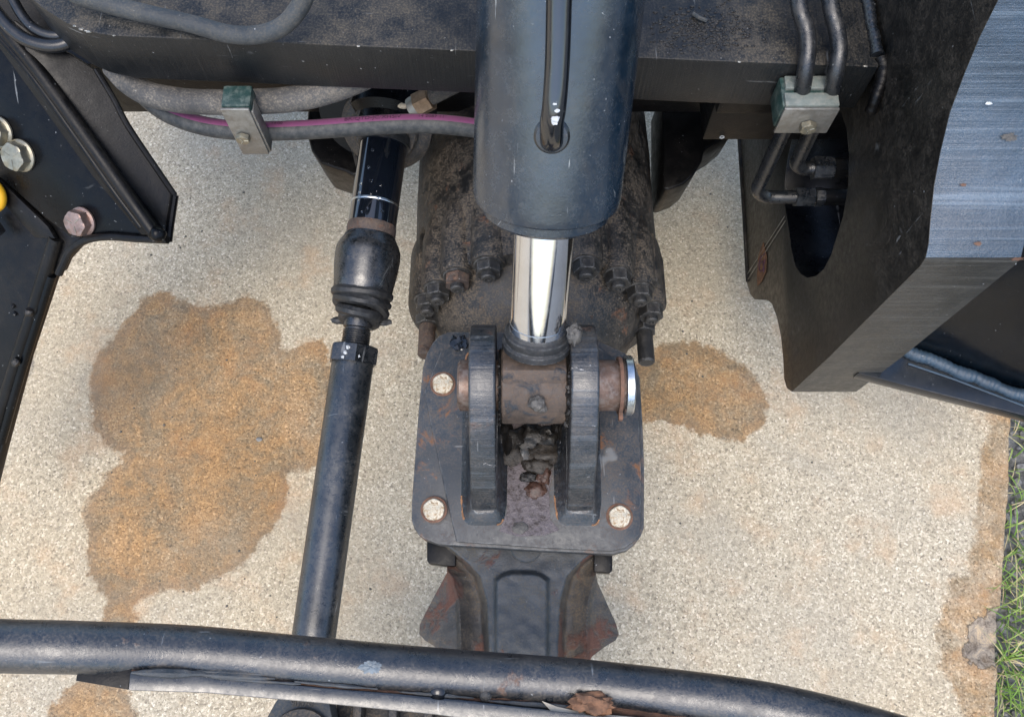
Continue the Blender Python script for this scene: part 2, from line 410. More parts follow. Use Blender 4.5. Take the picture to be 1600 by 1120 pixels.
dryw = g.n('ShaderNodeMix', data_type='RGBA', blend_type='MULTIPLY'); dryw.inputs[0].default_value = 1; g.l(dry, dryw.inputs[6]); g.l(g.mix(g.ramp(g.noise(1.1, 3, .5), .42, .6), (1.0, .935, .81), (1.0, .895, .72)), dryw.inputs[7]); dry = dryw.outputs[2]
dry = g.mix(g.math('MULTIPLY', g.ramp(g.noise(300, 4, .65), .575, .66), .85), dry, (.10, .085, .07))
wetc = g.mix(g.ramp(g.noise(13, 9, .75, dist=.4), .36, .62), (.27, .225, .165), (.66, .37, .12))
wm = g.n('ShaderNodeMix', data_type='RGBA', blend_type='MULTIPLY'); wm.inputs[0].default_value = 1
g.l(dry, wm.inputs[6]); gm = g.n('ShaderNodeMix', data_type='RGBA', blend_type='MIX'); gm.inputs[0].default_value = .0
g.l(g.mix(.30, wetc, (.95, .80, .62)), wm.inputs[7])
dn = g.math('ADD', g.math('MULTIPLY', g.math('SUBTRACT', g.noise(22, 9, .72), .5), .075), g.math('MULTIPLY', g.math('SUBTRACT', g.noise(140, 3, .6), .5), .014))
wmask = g.ramp(g.math('ADD', wet, dn), -.006, .009)
col = g.mix(g.math('MULTIPLY', wmask, g.ramp(g.noise(4, 6, .7), .3, .6, .72, .96)), dry, wm.outputs[2])
em = g.ramp(g.math('ADD', edg, dn), -.008, .01)
col = g.mix(g.math('MULTIPLY', em, g.ramp(g.noise(17, 8, .75), .35, .62, .45, .85)), col, wm.outputs[2])
rim = g.math('MULTIPLY', g.ramp(g.math('ABSOLUTE', g.math('ADD', g.math('ADD', wet, dn), -.012)), .022, .0), wmask)
col = g.mix(g.math('MULTIPLY', rim, .25), col, (.17, .13, .09))
om = g.ramp(g.math('ADD', oil, dn), -.006, .014)
col = g.mix(g.math('MULTIPLY', om, .72), col, (.10, .09, .085))
cm = g.ramp(g.math('ADD', chip, dn), -.004, .006)
rk = g.cramp(g.noise(34, 10, .75, dist=.7), [(.36, (.045, .035, .028)), (.44, (.19, .15, .11)), (.52, (.31, .26, .20)), (.62, (.50, .38, .24))])
col = g.mix(cm, col, rk)
cr_ = g.math('MULTIPLY', g.ramp(g.math('ABSOLUTE', g.math('ADD', g.math('ADD', chip, dn), 0.)), .0035, .0005), 1.)
col = g.mix(g.math('MULTIPLY', cr_, .8), col, (.05, .04, .03))
hh = g.math('ADD', g.math('MULTIPLY', vc.outputs['Distance'], -.6), g.noise(330, 4, .6))
M_conc = g.set(Base_Color=col, Roughness=g.math('SUBTRACT', .85, g.math('MULTIPLY', wmask, .18)), Normal=g.bump(hh, .45, .003))

g = G('damp_soil')
sn = g.noise(40, 10, .7)
M_soil = g.set(Base_Color=g.cramp(sn, [(.3, (.05, .05, .045)), (.5, (.15, .15, .14)), (.7, (.34, .34, .32))]), Roughness=.75,
               Normal=g.bump(g.math('ADD', sn, g.voro(60)), 1., .012))
g = G('grass_blade')
oi = g.n('ShaderNodeAttribute', attribute_name='tone').outputs['Fac']
M_grass = g.set(Base_Color=g.cramp(oi, [(0, (.09, .17, .02)), (.5, (.20, .33, .05)), (.85, (.36, .42, .12)), (1, (.55, .45, .24))]),
                Roughness=.5, Subsurface_Weight=0.)

# ---------------------------------------------------------------- ground
def poly_sdf(P, poly):
    """signed distance, positive inside; P (n,2), poly (m,2)"""
    poly = np.array(poly); d = np.full(len(P), 1e9); ins = np.zeros(len(P), bool)
    for a, b in zip(poly, np.roll(poly, -1, 0)):
        ab = b-a; t = np.clip(((P-a)@ab)/(ab@ab), 0, 1); q = P-(a+t[:, None]*ab)
        d = np.minimum(d, np.hypot(q[:, 0], q[:, 1]))
        c = ((a[1] > P[:, 1]) != (b[1] > P[:, 1])) & (P[:, 0] < (b[0]-a[0])*(P[:, 1]-a[1])/((b[1]-a[1]) or 1e-9)+a[0])
        ins ^= c
    return np.where(ins, d, -d)
def gpoly(px): return [tuple(Pz(u, v, 0).xy) for u, v in px]
e0, e1 = Pz(1583, 640, 0), Pz(1556, 1120, 0)
def edge_x(Y): return e0.x + (Y-e0.y)*(e1.x-e0.x)/(e1.y-e0.y)
ys = np.concatenate([np.linspace(-9, -1.0, 9)[:-1], np.arange(-1.0, 2.3, .013), np.linspace(2.3, 12, 10)[1:]])
ds = np.concatenate([[0, .004], np.arange(.012, 3.1, .013), np.linspace(3.2, 12, 10)])
nx, ny = len(ds), len(ys)
XX = np.array([[edge_x(y)+.006*noise.noise(Vector((y*9, 0, 3)))+.003*noise.noise(Vector((y*50, 0, 3))) for y in ys]]*nx) - ds[:, None]
YY = np.tile(ys, (nx, 1))
PP = np.stack([XX.ravel(), YY.ravel()], 1)
stainA = gpoly([(225, 462), (262, 456), (287, 470), (312, 480), (350, 474), (385, 462), (415, 470), (432, 500), (440, 540), (460, 548), (478, 530), (505, 526), (517, 560), (524, 620), (520, 690), (500, 728), (452, 741), (453, 790), (422, 832), (385, 880), (340, 907), (298, 922), (250, 926), (216, 936), (212, 965), (215, 985), (165, 985), (160, 968), (166, 937), (146, 915), (134, 880), (138, 850), (130, 815), (137, 772), (165, 748), (192, 716), (160, 690), (140, 655), (138, 600), (150, 560), (177, 520), (205, 495), (220, 470)])
stainB = gpoly([(960, 600), (1005, 560), (1032, 538), (1070, 531), (1112, 541), (1152, 563), (1183, 590), (1202, 625), (1196, 660), (1160, 692), (1120, 686), (1080, 670), (1030, 660), (990, 655)])
stainC = gpoly([(70, 1150), (78, 1110), (92, 1085), (122, 1063), (160, 1045), (196, 1072), (214, 1110), (212, 1150)])
stainD = gpoly([(1552, 560), (1540, 680), (1526, 722), (1531, 760), (1525, 800), (1521, 850), (1508, 893), (1488, 906), (1470, 950), (1461, 990), (1468, 1040), (1480, 1062), (1500, 1110), (1520, 1180), (1700, 1180), (1700, 560)])
wet_a = np.maximum.reduce([poly_sdf(PP, s) for s in (stainA, stainB, stainC)]); edge_a = poly_sdf(PP, stainD)
oil_a = np.maximum.reduce([poly_sdf(PP, gpoly(s)) for s in ([(30, 590), (36, 565), (48, 557), (60, 566), (55, 578), (40, 592)], [(60, 500), (68, 492), (76, 503), (66, 508)])])
chipp = [(1512, 990), (1524, 972), (1545, 955), (1562, 940), (1600, 935), (1600, 1050), (1552, 1050), (1530, 1046), (1512, 1030), (1508, 1008)]
chip_a = poly_sdf(PP, gpoly(chipp)); chip_a += np.array([.022*noise.noise(Vector((p[0]*28, p[1]*28, 2))) if c_ > -.06 else 0 for p, c_ in zip(PP, chip_a)])
ZZ = np.zeros(len(PP))
cin = np.clip(chip_a, 0, .012)/.012
ZZ -= cin*.012
nb = np.array([noise.noise(Vector((p[0]*70, p[1]*70, 0)))*.010 + noise.noise(Vector((p[0]*25, p[1]*25, 4)))*.018 if c > 0 else 0 for p, c in zip(PP, cin)])
ZZ += nb*cin
ed = np.tile(ds[:, None], (1, ny)).ravel(); ZZ -= np.where(ed < .002, .006, 0)
V = [(x, y, z) for (x, y), z in zip(PP, ZZ)]
Fc = [(i*ny+j, i*ny+j+1, (i+1)*ny+j+1, (i+1)*ny+j) for i in range(nx-1) for j in range(ny-1)]
nv = len(V)
V += [(XX[0, j]+.003, YY[0, j], -.11) for j in range(ny)]
Fc += [(j, nv+j, nv+j+1, j+1) for j in range(ny-1)]
me = bpy.data.meshes.new('concrete_slab'); me.from_pydata(V, [], Fc); me.materials.append(M_conc)
for nm, arr in (('wet', wet_a), ('edge', edge_a), ('oil', oil_a), ('chip', chip_a)):
    a = me.attributes.new(nm, 'FLOAT', 'POINT')
    a.data.foreach_set('value', np.concatenate([arr, arr[:ny]]).astype(np.float32))
me.shade_smooth(); me.update()
tag(link('concrete_slab', me), 'pale exposed aggregate concrete slab with wet orange brown stains', kind='structure')

bm = bmesh.new()
xs = [edge_x(0)-.25+.03*i for i in range(50)]+[2.5, 5, 12, 40]; yv = [-40, -10, -2]+[-1+.03*i for i in range(85)]+[3, 10, 40]
gv = [[bm.verts.new((x, y, -.05+.022*noise.noise(Vector((x*9, y*9, 1)))+.01*noise.noise(Vector((x*35, y*35, 1))))) for y in yv] for x in xs]
for i in range(len(xs)-1):
    for j in range(len(yv)-1): bm.faces.new((gv[i][j], gv[i+1][j], gv[i+1][j+1], gv[i][j+1]))
tag(obj('soil', bm, M_soil, base=(0, 0, 0)), 'dark damp soil verge beside the concrete', kind='structure')
bm = bmesh.new()
for sx in (-1,):
    vs = [bm.verts.new(p) for p in ((-60, -60, -.16), (60, -60, -.16), (60, 60, -.16), (-60, 60, -.16))]; bm.faces.new(vs)
tag(obj('ground', bm, M_soil, base=(0, 0, 0)), 'bare ground beyond the slab', kind='structure')

# gravel and grass on the verge
rng = random.Random(3)
ico = bmesh.new(); bmesh.ops.create_icosphere(ico, subdivisions=1, radius=1); iv = [v.co.copy() for v in ico.verts]; ifc = [[v.index for v in f.verts] for f in ico.faces]; ico.free()
bm = bmesh.new()
for k in range(230):
    x, y = rng.uniform(-1.3, 1.1), rng.uniform(-.45, 1.3); r = rng.choice((.0012, .0015, .002, .0028))
    c = Vector((x, y, r*.4)); nvv = [bm.verts.new(c+Vector((q.x*rng.uniform(.8, 1.4), q.y, q.z*.7))*r) for q in iv]
    for f in ifc: bm.faces.new([nvv[i] for i in f])
tag(obj('grit', bm, M_grit, sharp=0), 'tiny dark grit specks scattered over the concrete', kind='stuff')
bm = bmesh.new()
for k in range(2600):
    y = rng.uniform(-.5, 1.6); x = edge_x(y)+rng.uniform(.006, .5); r = rng.choice((.002, .003, .004, .005, .009))*rng.uniform(.7, 1.4)
    s = Vector((rng.uniform(.7, 1.3), rng.uniform(.7, 1.3), .6)); c = Vector((x, y, -.045+.02*noise.noise(Vector((x*9, y*9, 1)))))
    nvv = [bm.verts.new(c+Vector((q.x*s.x, q.y*s.y, q.z*s.z))*r*rng.uniform(.75, 1.2)) for q in iv]
    for f in ifc: bm.faces.new([nvv[i] for i in f])
tag(obj('gravel', bm, M_stone, sharp=0), 'small grey gravel strewn along the slab edge', kind='stuff')
V, Fc, tone = [], [], []
def blade(p, L, hd, lean, wd, tn):
    d = Vector((math.cos(hd), math.sin(hd), 0)); s = Vector((-d.y, d.x, 0)); n = 5; b = len(V)
    for i in range(n+1):
        t = i/n; c = p+d*L*lean*t*t*1.1+Vector((0, 0, L*(t-.35*lean*t*t))); ww = wd*(1-t)**.6*(.55+.45*min(1, 3*t))
        V.append(c-s*ww); V.append(c+s*ww+Vector((0, 0, .0006))); tone.extend([min(1, tn+.25*t*t)]*2)
    for i in range(n): Fc.append((b+2*i, b+2*i+1, b+2*i+3, b+2*i+2))
tufts = []
for (u, v, nb_, sp_) in ((1590, 668, 12, .02), (1588, 690, 18, .03), (1586, 800, 40, .035), (1592, 770, 20, .03), (1584, 885, 55, .05), (1590, 930, 70, .06), (1578, 975, 60, .06), (1583, 1010, 80, .06), (1572, 1045, 70, .05), (1586, 1075, 70, .06), (1572, 1105, 80, .06), (1592, 1130, 60, .06), (1620, 1000, 160, .16), (1640, 850, 90, .14), (1620, 1130, 100, .12), (1650, 700, 80, .14), (1700, 1000, 120, .2), (1560, 1160, 60, .06), (1533, 948, 5, .008), (1680, 560, 80, .2)):
    c = Pz(u, v, -.045)
    for _ in range(int(nb_*.36)):
        p = c+Vector((rng.gauss(0, sp_*.6), rng.gauss(0, sp_*.8), 0))
        if p.x < edge_x(p.y)+.012: p.x = edge_x(p.y)+rng.uniform(.012, .05)
        if rng.random() < .22: blade(p, rng.uniform(.02, .06), rng.uniform(0, 6.28), 1.5, .0014, 1.)
        blade(p, rng.uniform(.03, .085), rng.uniform(0, 6.28), rng.uniform(.4, 1.35), rng.uniform(.0011, .0026), rng.random()**1.3*.9)
me = bpy.data.meshes.new('grass'); me.from_pydata(V, [], Fc); me.materials.append(M_grass)
a = me.attributes.new('tone', 'FLOAT', 'POINT'); a.data.foreach_set('value', np.array(tone, np.float32)); me.shade_smooth()
tag(link('grass', me), 'bright green grass blades growing along the slab edge', kind='stuff')

# ---------------------------------------------------------------- chassis beam (thick plate across the top)
ZT = .95; THK = .089
root = thing('chassis_beam', 'thick dusty black steel plate crossing the top of the picture behind the hydraulic cylinder', 'chassis beam', Pz(742, 80, ZT))
top = [(-20, -230), (10, -60), (38, -12), (64, 11), (81, 22), (103, 36), (127, 46), (156, 53), (178, 56), (230, 58.5), (300, 61), (500, 70), (742, 80), (1010, 91), (1100, 95), (1374, 105), (1366, 0), (1350, -230)]
bm = prism([Pz(u, v, ZT) for u, v in top], (0, 0, -THK), bev=.0025)
obj('top_plate', bm, M_slab, root)
# box section under the plate
def vface_box(u0, u1, vtop, vbot, ztop, depth, bev=.003):
    a, b = Pz(u0, vtop, ztop), Pz(u1, vtop, ztop); Ym = (a.y+b.y)/2
    zb = PY((u0+u1)/2, vbot, Ym).z
    pts = [Vector((a.x, Ym, ztop)), Vector((b.x, Ym, ztop)), Vector((b.x, Ym+depth, ztop)), Vector((a.x, Ym+depth, ztop))]
    return prism(pts, (0, 0, zb-ztop), bev=bev)
def PYbox(u0, u1, vt, vb, Y, depth, bev=.003):
    """box with its front face at distance Y and that face spanning the pixel box"""
    um = (u0+u1)/2; a, b = PY(u0, vb, Y), PY(u1, vb, Y); zt, zb = PY(um, vt, Y).z, PY(um, vb, Y).z
    pts = [Vector((a.x, Y, zb)), Vector((b.x, Y, zb)), Vector((b.x, Y+depth, zb)), Vector((a.x, Y+depth, zb))]
    return prism(pts, (0, 0, zt-zb), bev=bev)
obj('lower_beam', PYbox(-60, 1230, 100, 176, .95, .25), M_dark, root)
obj('lower_beam', PYbox(1097, 1330, 120, 219, .84, .3), M_dark, root)
obj('stop_block', PYbox(1118, 1235, 130, 178, .825, .05), M_dark, root)
sp_ = PY(1128, 214, .838)
obj('drain_ring', lathe([(.0022, 0), (.004, 0), (.0042, .001), (.0022, .001)], 16, closed=True), M_white, root, frame(sp_, (0, -1, 0)))
pw = [Pz(1366, -40, ZT+.002), Pz(1372, 40, ZT+.002), Pz(1377, 88, ZT+.003)]
for p in pw: p.x = .474
obj('weld_bead', weld(smooth_path(pw), .008, 2, .009), M_pipe, root)
obj('weld_bead', weld([Pz(1377, 90, ZT), Pz(1384, 104, ZT-.005), PX(1370, 150, .476), PX(1362, 172, .476)], .009, 5, .01), M_dark, root)
obj('metal_shaving', tube(smooth_path([Pz(1083, 22, ZT+.004), Pz(1092, 28, ZT+.006), Pz(1104, 33, ZT+.004)]), .0028, 8), M_hose, root)
bm = bmesh.new()
for i_, (u, v, r) in enumerate(((117, 41, .0022), (127, 46, .003), (138, 50, .0028), (134, 48.5, .002), (178, 56, .0018), (560, 72.5, .0018), (706, 79, .002), (1155, 97, .0022), (1352, 104, .0022))):
    b2 = lump(Pz(u, v, ZT-.0006), r*.75, i_, (1.6, .8, .5), 2, .6); m2 = bpy.data.meshes.new('t'); b2.to_mesh(m2); b2.free(); bm.from_mesh(m2); bpy.data.meshes.remove(m2)
obj('edge_chip', bm, M_plate, root)['kind'] = 'stuff'
# small caked crumbs on the plate right of the cylinder
bm = bmesh.new()
for k in range(420):
    u = rng.gauss(1095, 45); v = rng.gauss(45, 20)
    if not (1015 < u < 1210 and -20 < v < 86): continue
    c = Pz(u, v, ZT+.0005); r = rng.uniform(.0008, .0026)
    nvv = [bm.verts.new(c+Vector((q.x*rng.uniform(.8, 1.8), q.y, q.z*.5))*r) for q in iv]
    for f in ifc: bm.faces.new([nvv[i] for i in f])
o = obj('caked_grit', bm, M_grease, root, sharp=0); o['kind'] = 'stuff'

# ---------------------------------------------------------------- right side frame: thick upright plate
XS = .484; TS = .112
sf = thing('side_frame', 'thick upright black plate on the right with brushed edge tinted sky blue and oval hole', 'frame plate', PX(1237, 612, XS))
prof = [(1640, -200), (1600, -95), (1559, 0), (1531, 56), (1506, 116), (1484, 175), (1469, 237), (1459, 290), (1453, 347), (1450.5, 380), (1446, 402), (1437, 416), (1369, 484), (1294, 559), (1237, 612),
        (1229, 606), (1225, 592), (1223.5, 560), (1220, 525), (1214, 497), (1206, 475), (1199, 469), (1179, 468), (1172, 460), (1167, 443), (1160, 330), (1152, 205), (1146, 120), (1140, 0), (1130, -200)]
hole = [(1322, 199), (1326, 240), (1325, 290), (1317, 338), (1298, 399), (1287, 420), (1275, 431), (1261, 434), (1251, 428), (1243, 417), (1237, 394), (1231, 352), (1226, 320), (1226, 283), (1231, 245), (1240, 205), (1258, 178), (1285, 165), (1312, 172)]
bm = prism([PX(u, v, XS) for u, v in prof], (TS, 0, 0), holes=[[PX(u, v, XS) for u, v in hole]], bev=.0035)
hp_ = [PX(u, v, XS) for u, v in hole]; hy = [p.y for p in hp_]; hz = [p.z for p in hp_]
def hb_(c): return min(hy)-.004 < c.y < max(hy)+.004 and min(hz)-.004 < c.z < max(hz)+.004
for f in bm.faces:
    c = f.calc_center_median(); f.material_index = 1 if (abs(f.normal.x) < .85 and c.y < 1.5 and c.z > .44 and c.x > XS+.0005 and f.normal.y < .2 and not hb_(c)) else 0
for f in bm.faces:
    if f.material_index == 1 and f.normal.z < .25: f.material_index = 2  # faces not turned to the sky take the untinted paint
    c = f.calc_center_median()
    if abs(f.normal.x) < .8 and hb_(c) and c.x > XS+.004 and c.x < XS+TS-.004: f.material_index = 3  # hole wall coloured near-black for the shade inside the opening
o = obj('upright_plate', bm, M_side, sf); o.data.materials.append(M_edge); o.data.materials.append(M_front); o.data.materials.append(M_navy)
# raised rim along the rear edge of the plate
obj('rear_rim', tube([PX(1155, 205, XS), PX(1163, 330, XS), PX(1169, 440, XS)], .005, 8), M_side, sf)
# inner panel behind the hole
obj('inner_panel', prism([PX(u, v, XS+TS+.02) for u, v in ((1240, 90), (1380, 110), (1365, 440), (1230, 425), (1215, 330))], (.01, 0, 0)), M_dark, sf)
# paper tag and scribed lines on the plate
sx = XS-.0012
tagpx = [(1193, 378), (1198, 400), (1197, 424), (1190, 440), (1184, 447), (1183, 430), (1185, 400)]
tg = prism([PX(u, v, sx) for u, v in tagpx], (-.0006, 0, 0), bev=0)
obj('torn_sticker', tg, M_flake, sf)
sq = []
bm = bmesh.new()
for px in ([(1190, 400), (1186, 412), (1188, 424), (1193, 418), (1192, 408), (1188, 412)], [(1195, 405), (1195, 412)], [(1194, 418), (1193, 425)], [(1195, 396), (1193, 399)]):
    tube(smooth_path([PX(u, v, sx-.001) for u, v in px]), .0011, 6, bm)
obj('sticker_print', bm, M_ink, sf)
for a, b in (((1226, 338), (1168, 428)), ((1227, 345), (1169, 436))):
    obj('scribed_line', tube([PX(*a, sx), PX(*b, sx)], .0009, 6), M_plate, sf)
# pitting holes in the front edge
for u, v in ((1380, 506), (1346, 542), (1493, 452), (1511, 457)):
    p = PY(u, v, PX(1350, 500, XS).y-.001)
    obj('pit', lathe([(.0045, 0), (.004, .0006), (0, .0006)], 12), M_grease, sf, frame(p, (0, -1, 0)))
# scraped paint with bare metal at the far right corner
q0 = Vector((XS+TS-.004, PX(1446, 402, XS).y, 0))
for i, (u, v, r) in enumerate(((1592, 405, .007), (1585, 412, .005), (1572, 432, .0045), (1566, 438, .0035), (1505, 289, .003), (1545, 162, .003), (1528, 381, .004), (1577, 215, .007))):
    p = Pt(u, v, PX(1451, v, XS).y*0+1.0)
    if v > 395: p = PY(u, v, q0.y-.0005); nrm_ = Vector((0, -1, 0))
    else:
        # top edge surface: same profile, so same Y,Z as the left outline at that height
        tt = np.interp(v, [0, 116, 237, 347, 384, 402], [1559, 1506, 1469, 1453, 1451, 1446])
        e = PX(tt, v, XS); p = Vector(((u-800)/(tt-800)*XS, e.y, e.z)); nrm_ = Vector((0, -.6, .8))
    if p.x > XS+TS-.001: p.x = XS+TS-.003
    mm = frame(p, nrm_)
    obj('paint_chip', lump((0, 0, 0), r*.8, i, (1.3, .6, .12), 3, .9, 2.8), M_greaseg if u == 1577 else M_white if i % 2 else M_rustflat, sf, mm)

# beam to the right of the plate: flange, curved web and weld
fb = thing('step_beam', 'glossy black flanged beam with a blue weld line behind the right side plate', 'beam', Pz(1500, 620, .55))
fl = [(1340, 583), (1600, 649), (1780, 700), (1780, 560), (1440, 520)]
obj('flange', prism([Pz(u, v, .55) for u, v in fl], (0, 0, -.026), bev=.002), M_beam, fb)
wl = [(1405, 541), (1432, 552), (1480, 570), (1530, 590), (1600, 616), (1760, 668)]
obj('weld_bead', weld([Pz(u, v+3, .553) for u, v in wl], .0105, 9, .008), M_weldb, fb)
obj('scribed_line', tube([Pz(1419, 568, .5515), Pz(1490, 592, .5515), Pz(1600, 634, .5515), Pz(1700, 666, .5515)], .0018, 6), M_weldb, fb)
bm = bmesh.new(); rows = []
wb = smooth_path([Pz(u, v-6, .55) for u, v in ((1424, 552), (1460, 563), (1530, 590), (1600, 616), (1760, 668))], 5)
for p in wb:
    k = (p.x-wb[0].x)/(wb[-1].x-wb[0].x); col_ = []
    for j in range(13):
        t = j/12; z = .55+t*.55
        col_.append(bm.verts.new((p.x+.02*t, p.y+.08*math.sin(t*1.6)*(.4+k*.6)+.02*t, z)))
    rows.append(col_)
for a, b in zip(rows, rows[1:]):
    for j in range(12): bm.faces.new((a[j], b[j], b[j+1], a[j+1]))
r_ = bmesh.ops.solidify(bm, geom=bm.faces[:], thickness=.012)
obj('curved_web', bm, M_beam, fb, sharp=60)

# ---------------------------------------------------------------- left mounting bracket
lb = thing('mounting_bracket', 'black welded bracket with three large hex bolts at the left edge of the picture', 'bracket', Pt(110, 380, 1.3))
nB = Vector((-.30, -.62, .72)).normalized(); pB = Pt(130, 345, 1.36)
def PB(u, v, off=0): return Ppl(u, v, pB+nB*off, nB)
obj('bolt_plate', prism([PB(u, v) for u, v in ((-60, 20), (10, 60), (60, 120), (150, 240), (252, 372), (180, 374), (110, 371), (70, 340), (-60, 225))], -nB*.02, bev=.003), M_navy, lb)
# raised rib with two ridges
def ridge(px, r, off, nm, mat, **k):
    obj(nm, tube(smooth_path([PB(u, v, off) for u, v in px], 4), r, 16), mat, lb)
ridge([(-10, 22), (60, 110), (150, 235), (244, 368)], .0105, .008, 'rib', M_dark)
ridge([(-10, 48), (50, 118), (120, 215), (180, 300), (222, 356)], .006, .006, 'rib', M_navy)
obj('rib_face', prism([PB(u, v, .003) for u, v in ((-10, 55), (-10, 28), (70, 125), (250, 366), (226, 366), (150, 275))], nB*.007, bev=.002), M_dark, lb)
# outer web, lower than the rib
pW = PB(150, 235, -.01); nW = Vector((.2, -.55, .8)).normalized()
def PW(u, v, off=0): return Ppl(u, v, pW+nW*off, nW)
web = [(20, 30), (60, 60), (110, 84), (150, 110), (180, 155), (200, 195), (245, 262), (276, 305), (266, 379), (240, 372), (60, 128)]
obj('outer_web', prism([PW(u, v) for u, v in web], -nW*.012, bev=.002), M_dark, lb)
obj('web_rim', tube(smooth_path([PW(u, v, .003) for u, v in ((150, 108), (178, 155), (200, 197), (245, 264), (273, 305))], 5), .0045, 10), M_dark, lb)
obj('web_rim', tube([PW(u, v, .003) for u, v in ((273, 305), (266, 352), (263, 377))], .006, 10), M_navy, lb)
obj('web_rim', tube(smooth_path([PB(u, v, .004) for u, v in ((262, 375), (215, 373), (170, 370), (135, 375), (110, 392), (98, 415), (92, 428))], 5), .006, 10), M_dark, lb)
obj('rib_end', lump(PB(247, 366, .012), .012, 3, (1, 1, 1), 3, .1), M_navy, lb)
# lower arm running off the left edge
arm = [(-60, 200), (60, 320), (108, 368), (150, 375), (120, 386), (100, 408), (92, 427), (84, 425), (40, 560), (0, 712), (-14, 770), (-60, 770)]
obj('arm_plate', prism([PB(u, v, -.014) for u, v in arm], -nB*.02, bev=.003), M_dark, lb)
obj('arm_rib', tube(smooth_path([PB(u, v, -.008) for u, v in ((88, 372), (70, 430), (48, 500), (18, 590), (-8, 680), (-24, 740))], 5), .011, 16), M_dark, lb)
obj('arm_rib', tube(smooth_path([PB(u, v, -.010) for u, v in ((80, 430), (58, 500), (30, 590), (2, 690))], 5), .008, 16), M_navy, lb)
obj('gusset', prism([PB(u, v, -.008) for u, v in ((-40, 236), (80, 352), (92, 372), (60, 370), (-40, 262))], nB*.008, bev=.002), M_dark, lb)
for (u, v) in ((46, 488), (25, 566)):
    obj('grease_nipple', lump(PB(u, v, .004), .0075, u, (1, 1, 1), 2, .3), M_grease, lb)
for (u, v, n_) in ((20, 478, 1), (23, 490, 2)):
    obj('paint_blister', lump(PB(u, v, -.012), .004, u, (1, 1.4, .6), 2, .2), M_dark, lb)
# hex bolts
def flange_bolt(u, v, r, mat, rot):
    M = frame(PB(u, v, .001), nB) @ Matrix.Rotation(R(rot), 4, 'Z')
    b = obj('hex_bolt', hexa(r, .016, z0=.004), mat, lb, M)
    obj('washer', lathe([(r*.3, 0), (r*1.1, 0), (r*1.1, .003), (r*.96, .0055), (r*.3, .0055)], 32), mat, b, M)
    bmk = bmesh.new()
    for q in range(3):
        a = q*2.09+.3; box(Matrix.Rotation(a, 4, 'Z') @ Matrix.Translation((r*.42, 0, .0203)), r*.5, .0010, .0006, 0, bmk)
    obj('head_mark', bmk, M_zinc, b, M)
    return b
flange_bolt(34, 243, .0225, M_zinc, 10); flange_bolt(0, 207, .0225, M_zinc, 35)
o = flange_bolt(130, 346, .0205, M_redbolt, 20); o['label'] = 'hex bolt with a dull reddish head near the bracket corner'

# dark housing behind the bracket
hb = thing('engine_housing', 'black panel filling the upper left corner behind the bracket', 'housing', Pt(20, 60, 1.45))
obj('housing_panel', prism([Pt(u, v, t) for u, v, t in ((-160, -160, 1.40), (120, -100, 1.40), (150, 90, 1.50), (70, 140, 1.52), (-160, 160, 1.5))], (0, .05, -.1), bev=.004), M_dark, hb)

# yellow coated part at the left edge
yk = thing('yellow_coil', 'yellow coated round part with a black strap at the far left edge', 'coil', PB(-14, 300))
c = PB(-15, 305, .012)
obj('ring', lathe([(.018+.010*math.cos(a), .010*math.sin(a)) for a in np.linspace(0, 2*math.pi, 15)[:-1]], 40, closed=True), M_yellow, yk, frame(c, nB))
obj('strap', box(frame(PB(-12, 352, .01), nB, Vector((.3, -1, 0))), .035, .016, .02), M_blackhose, yk)

# black hoses in the corner
for i, (px, r, lab) in enumerate(([[(-40, -30), (0, 26), (30, 56), (62, 70), (95, 71), (130, 55)], .0095, 'lower and thicker of two black hoses looping in the upper left corner'], [[(-5, -60), (18, -5), (40, 32), (62, 50), (90, 56), (120, 45)], .0075, 'upper and thinner of two black hoses looping in the upper left corner'])):
    tag(obj('black_hose', tube(smooth_path([Pt(u, v, 1.26) for u, v in px]), r, 20), M_blackhose), lab, 'hose', 'black corner hoses')

# ---------------------------------------------------------------- yoke bracket on the axle
ZP = .60; A = Pt(834, 602, 1.25); T_ = Pt(876, -5, .955)
ax = (T_-A).normalized()
yo = thing('yoke_bracket', 'blue grey bolted bracket with two tall ears holding the cylinder pin', 'bracket', Pz(825, 700, ZP))
outl = [(700, 518), (686, 524), (676, 535), (667, 551), (661, 572), (654, 640), (643, 787), (643, 812), (647, 825), (654, 835), (664, 843), (686, 850.5), (711, 852), (839, 860), (957, 866), (979, 860), (992, 850), (1001, 838), (1006.5, 824), (1007, 725), (1004, 655), (1000, 590), (992, 568), (978, 552), (960, 543), (930, 530), (830, 518)]
obj('base_plate', prism([Pz(u, v, ZP) for u, v in outl], (0, 0, -.018), bev=.003), M_yoke, yo)
pad = [(690, 545), (663, 612), (676, 680), (690, 742), (700, 790), (713, 846), (839, 855), (955, 861), (975, 856), (990, 846), (999, 834), (1002, 820), (1002, 725), (998, 640), (988, 575), (930, 540)]
obj('raised_pad', prism([Pz(u, v, ZP+.006) for u, v in pad], (0, 0, -.005), bev=.0022), M_yoke, yo)
ZQ = ZP+.006
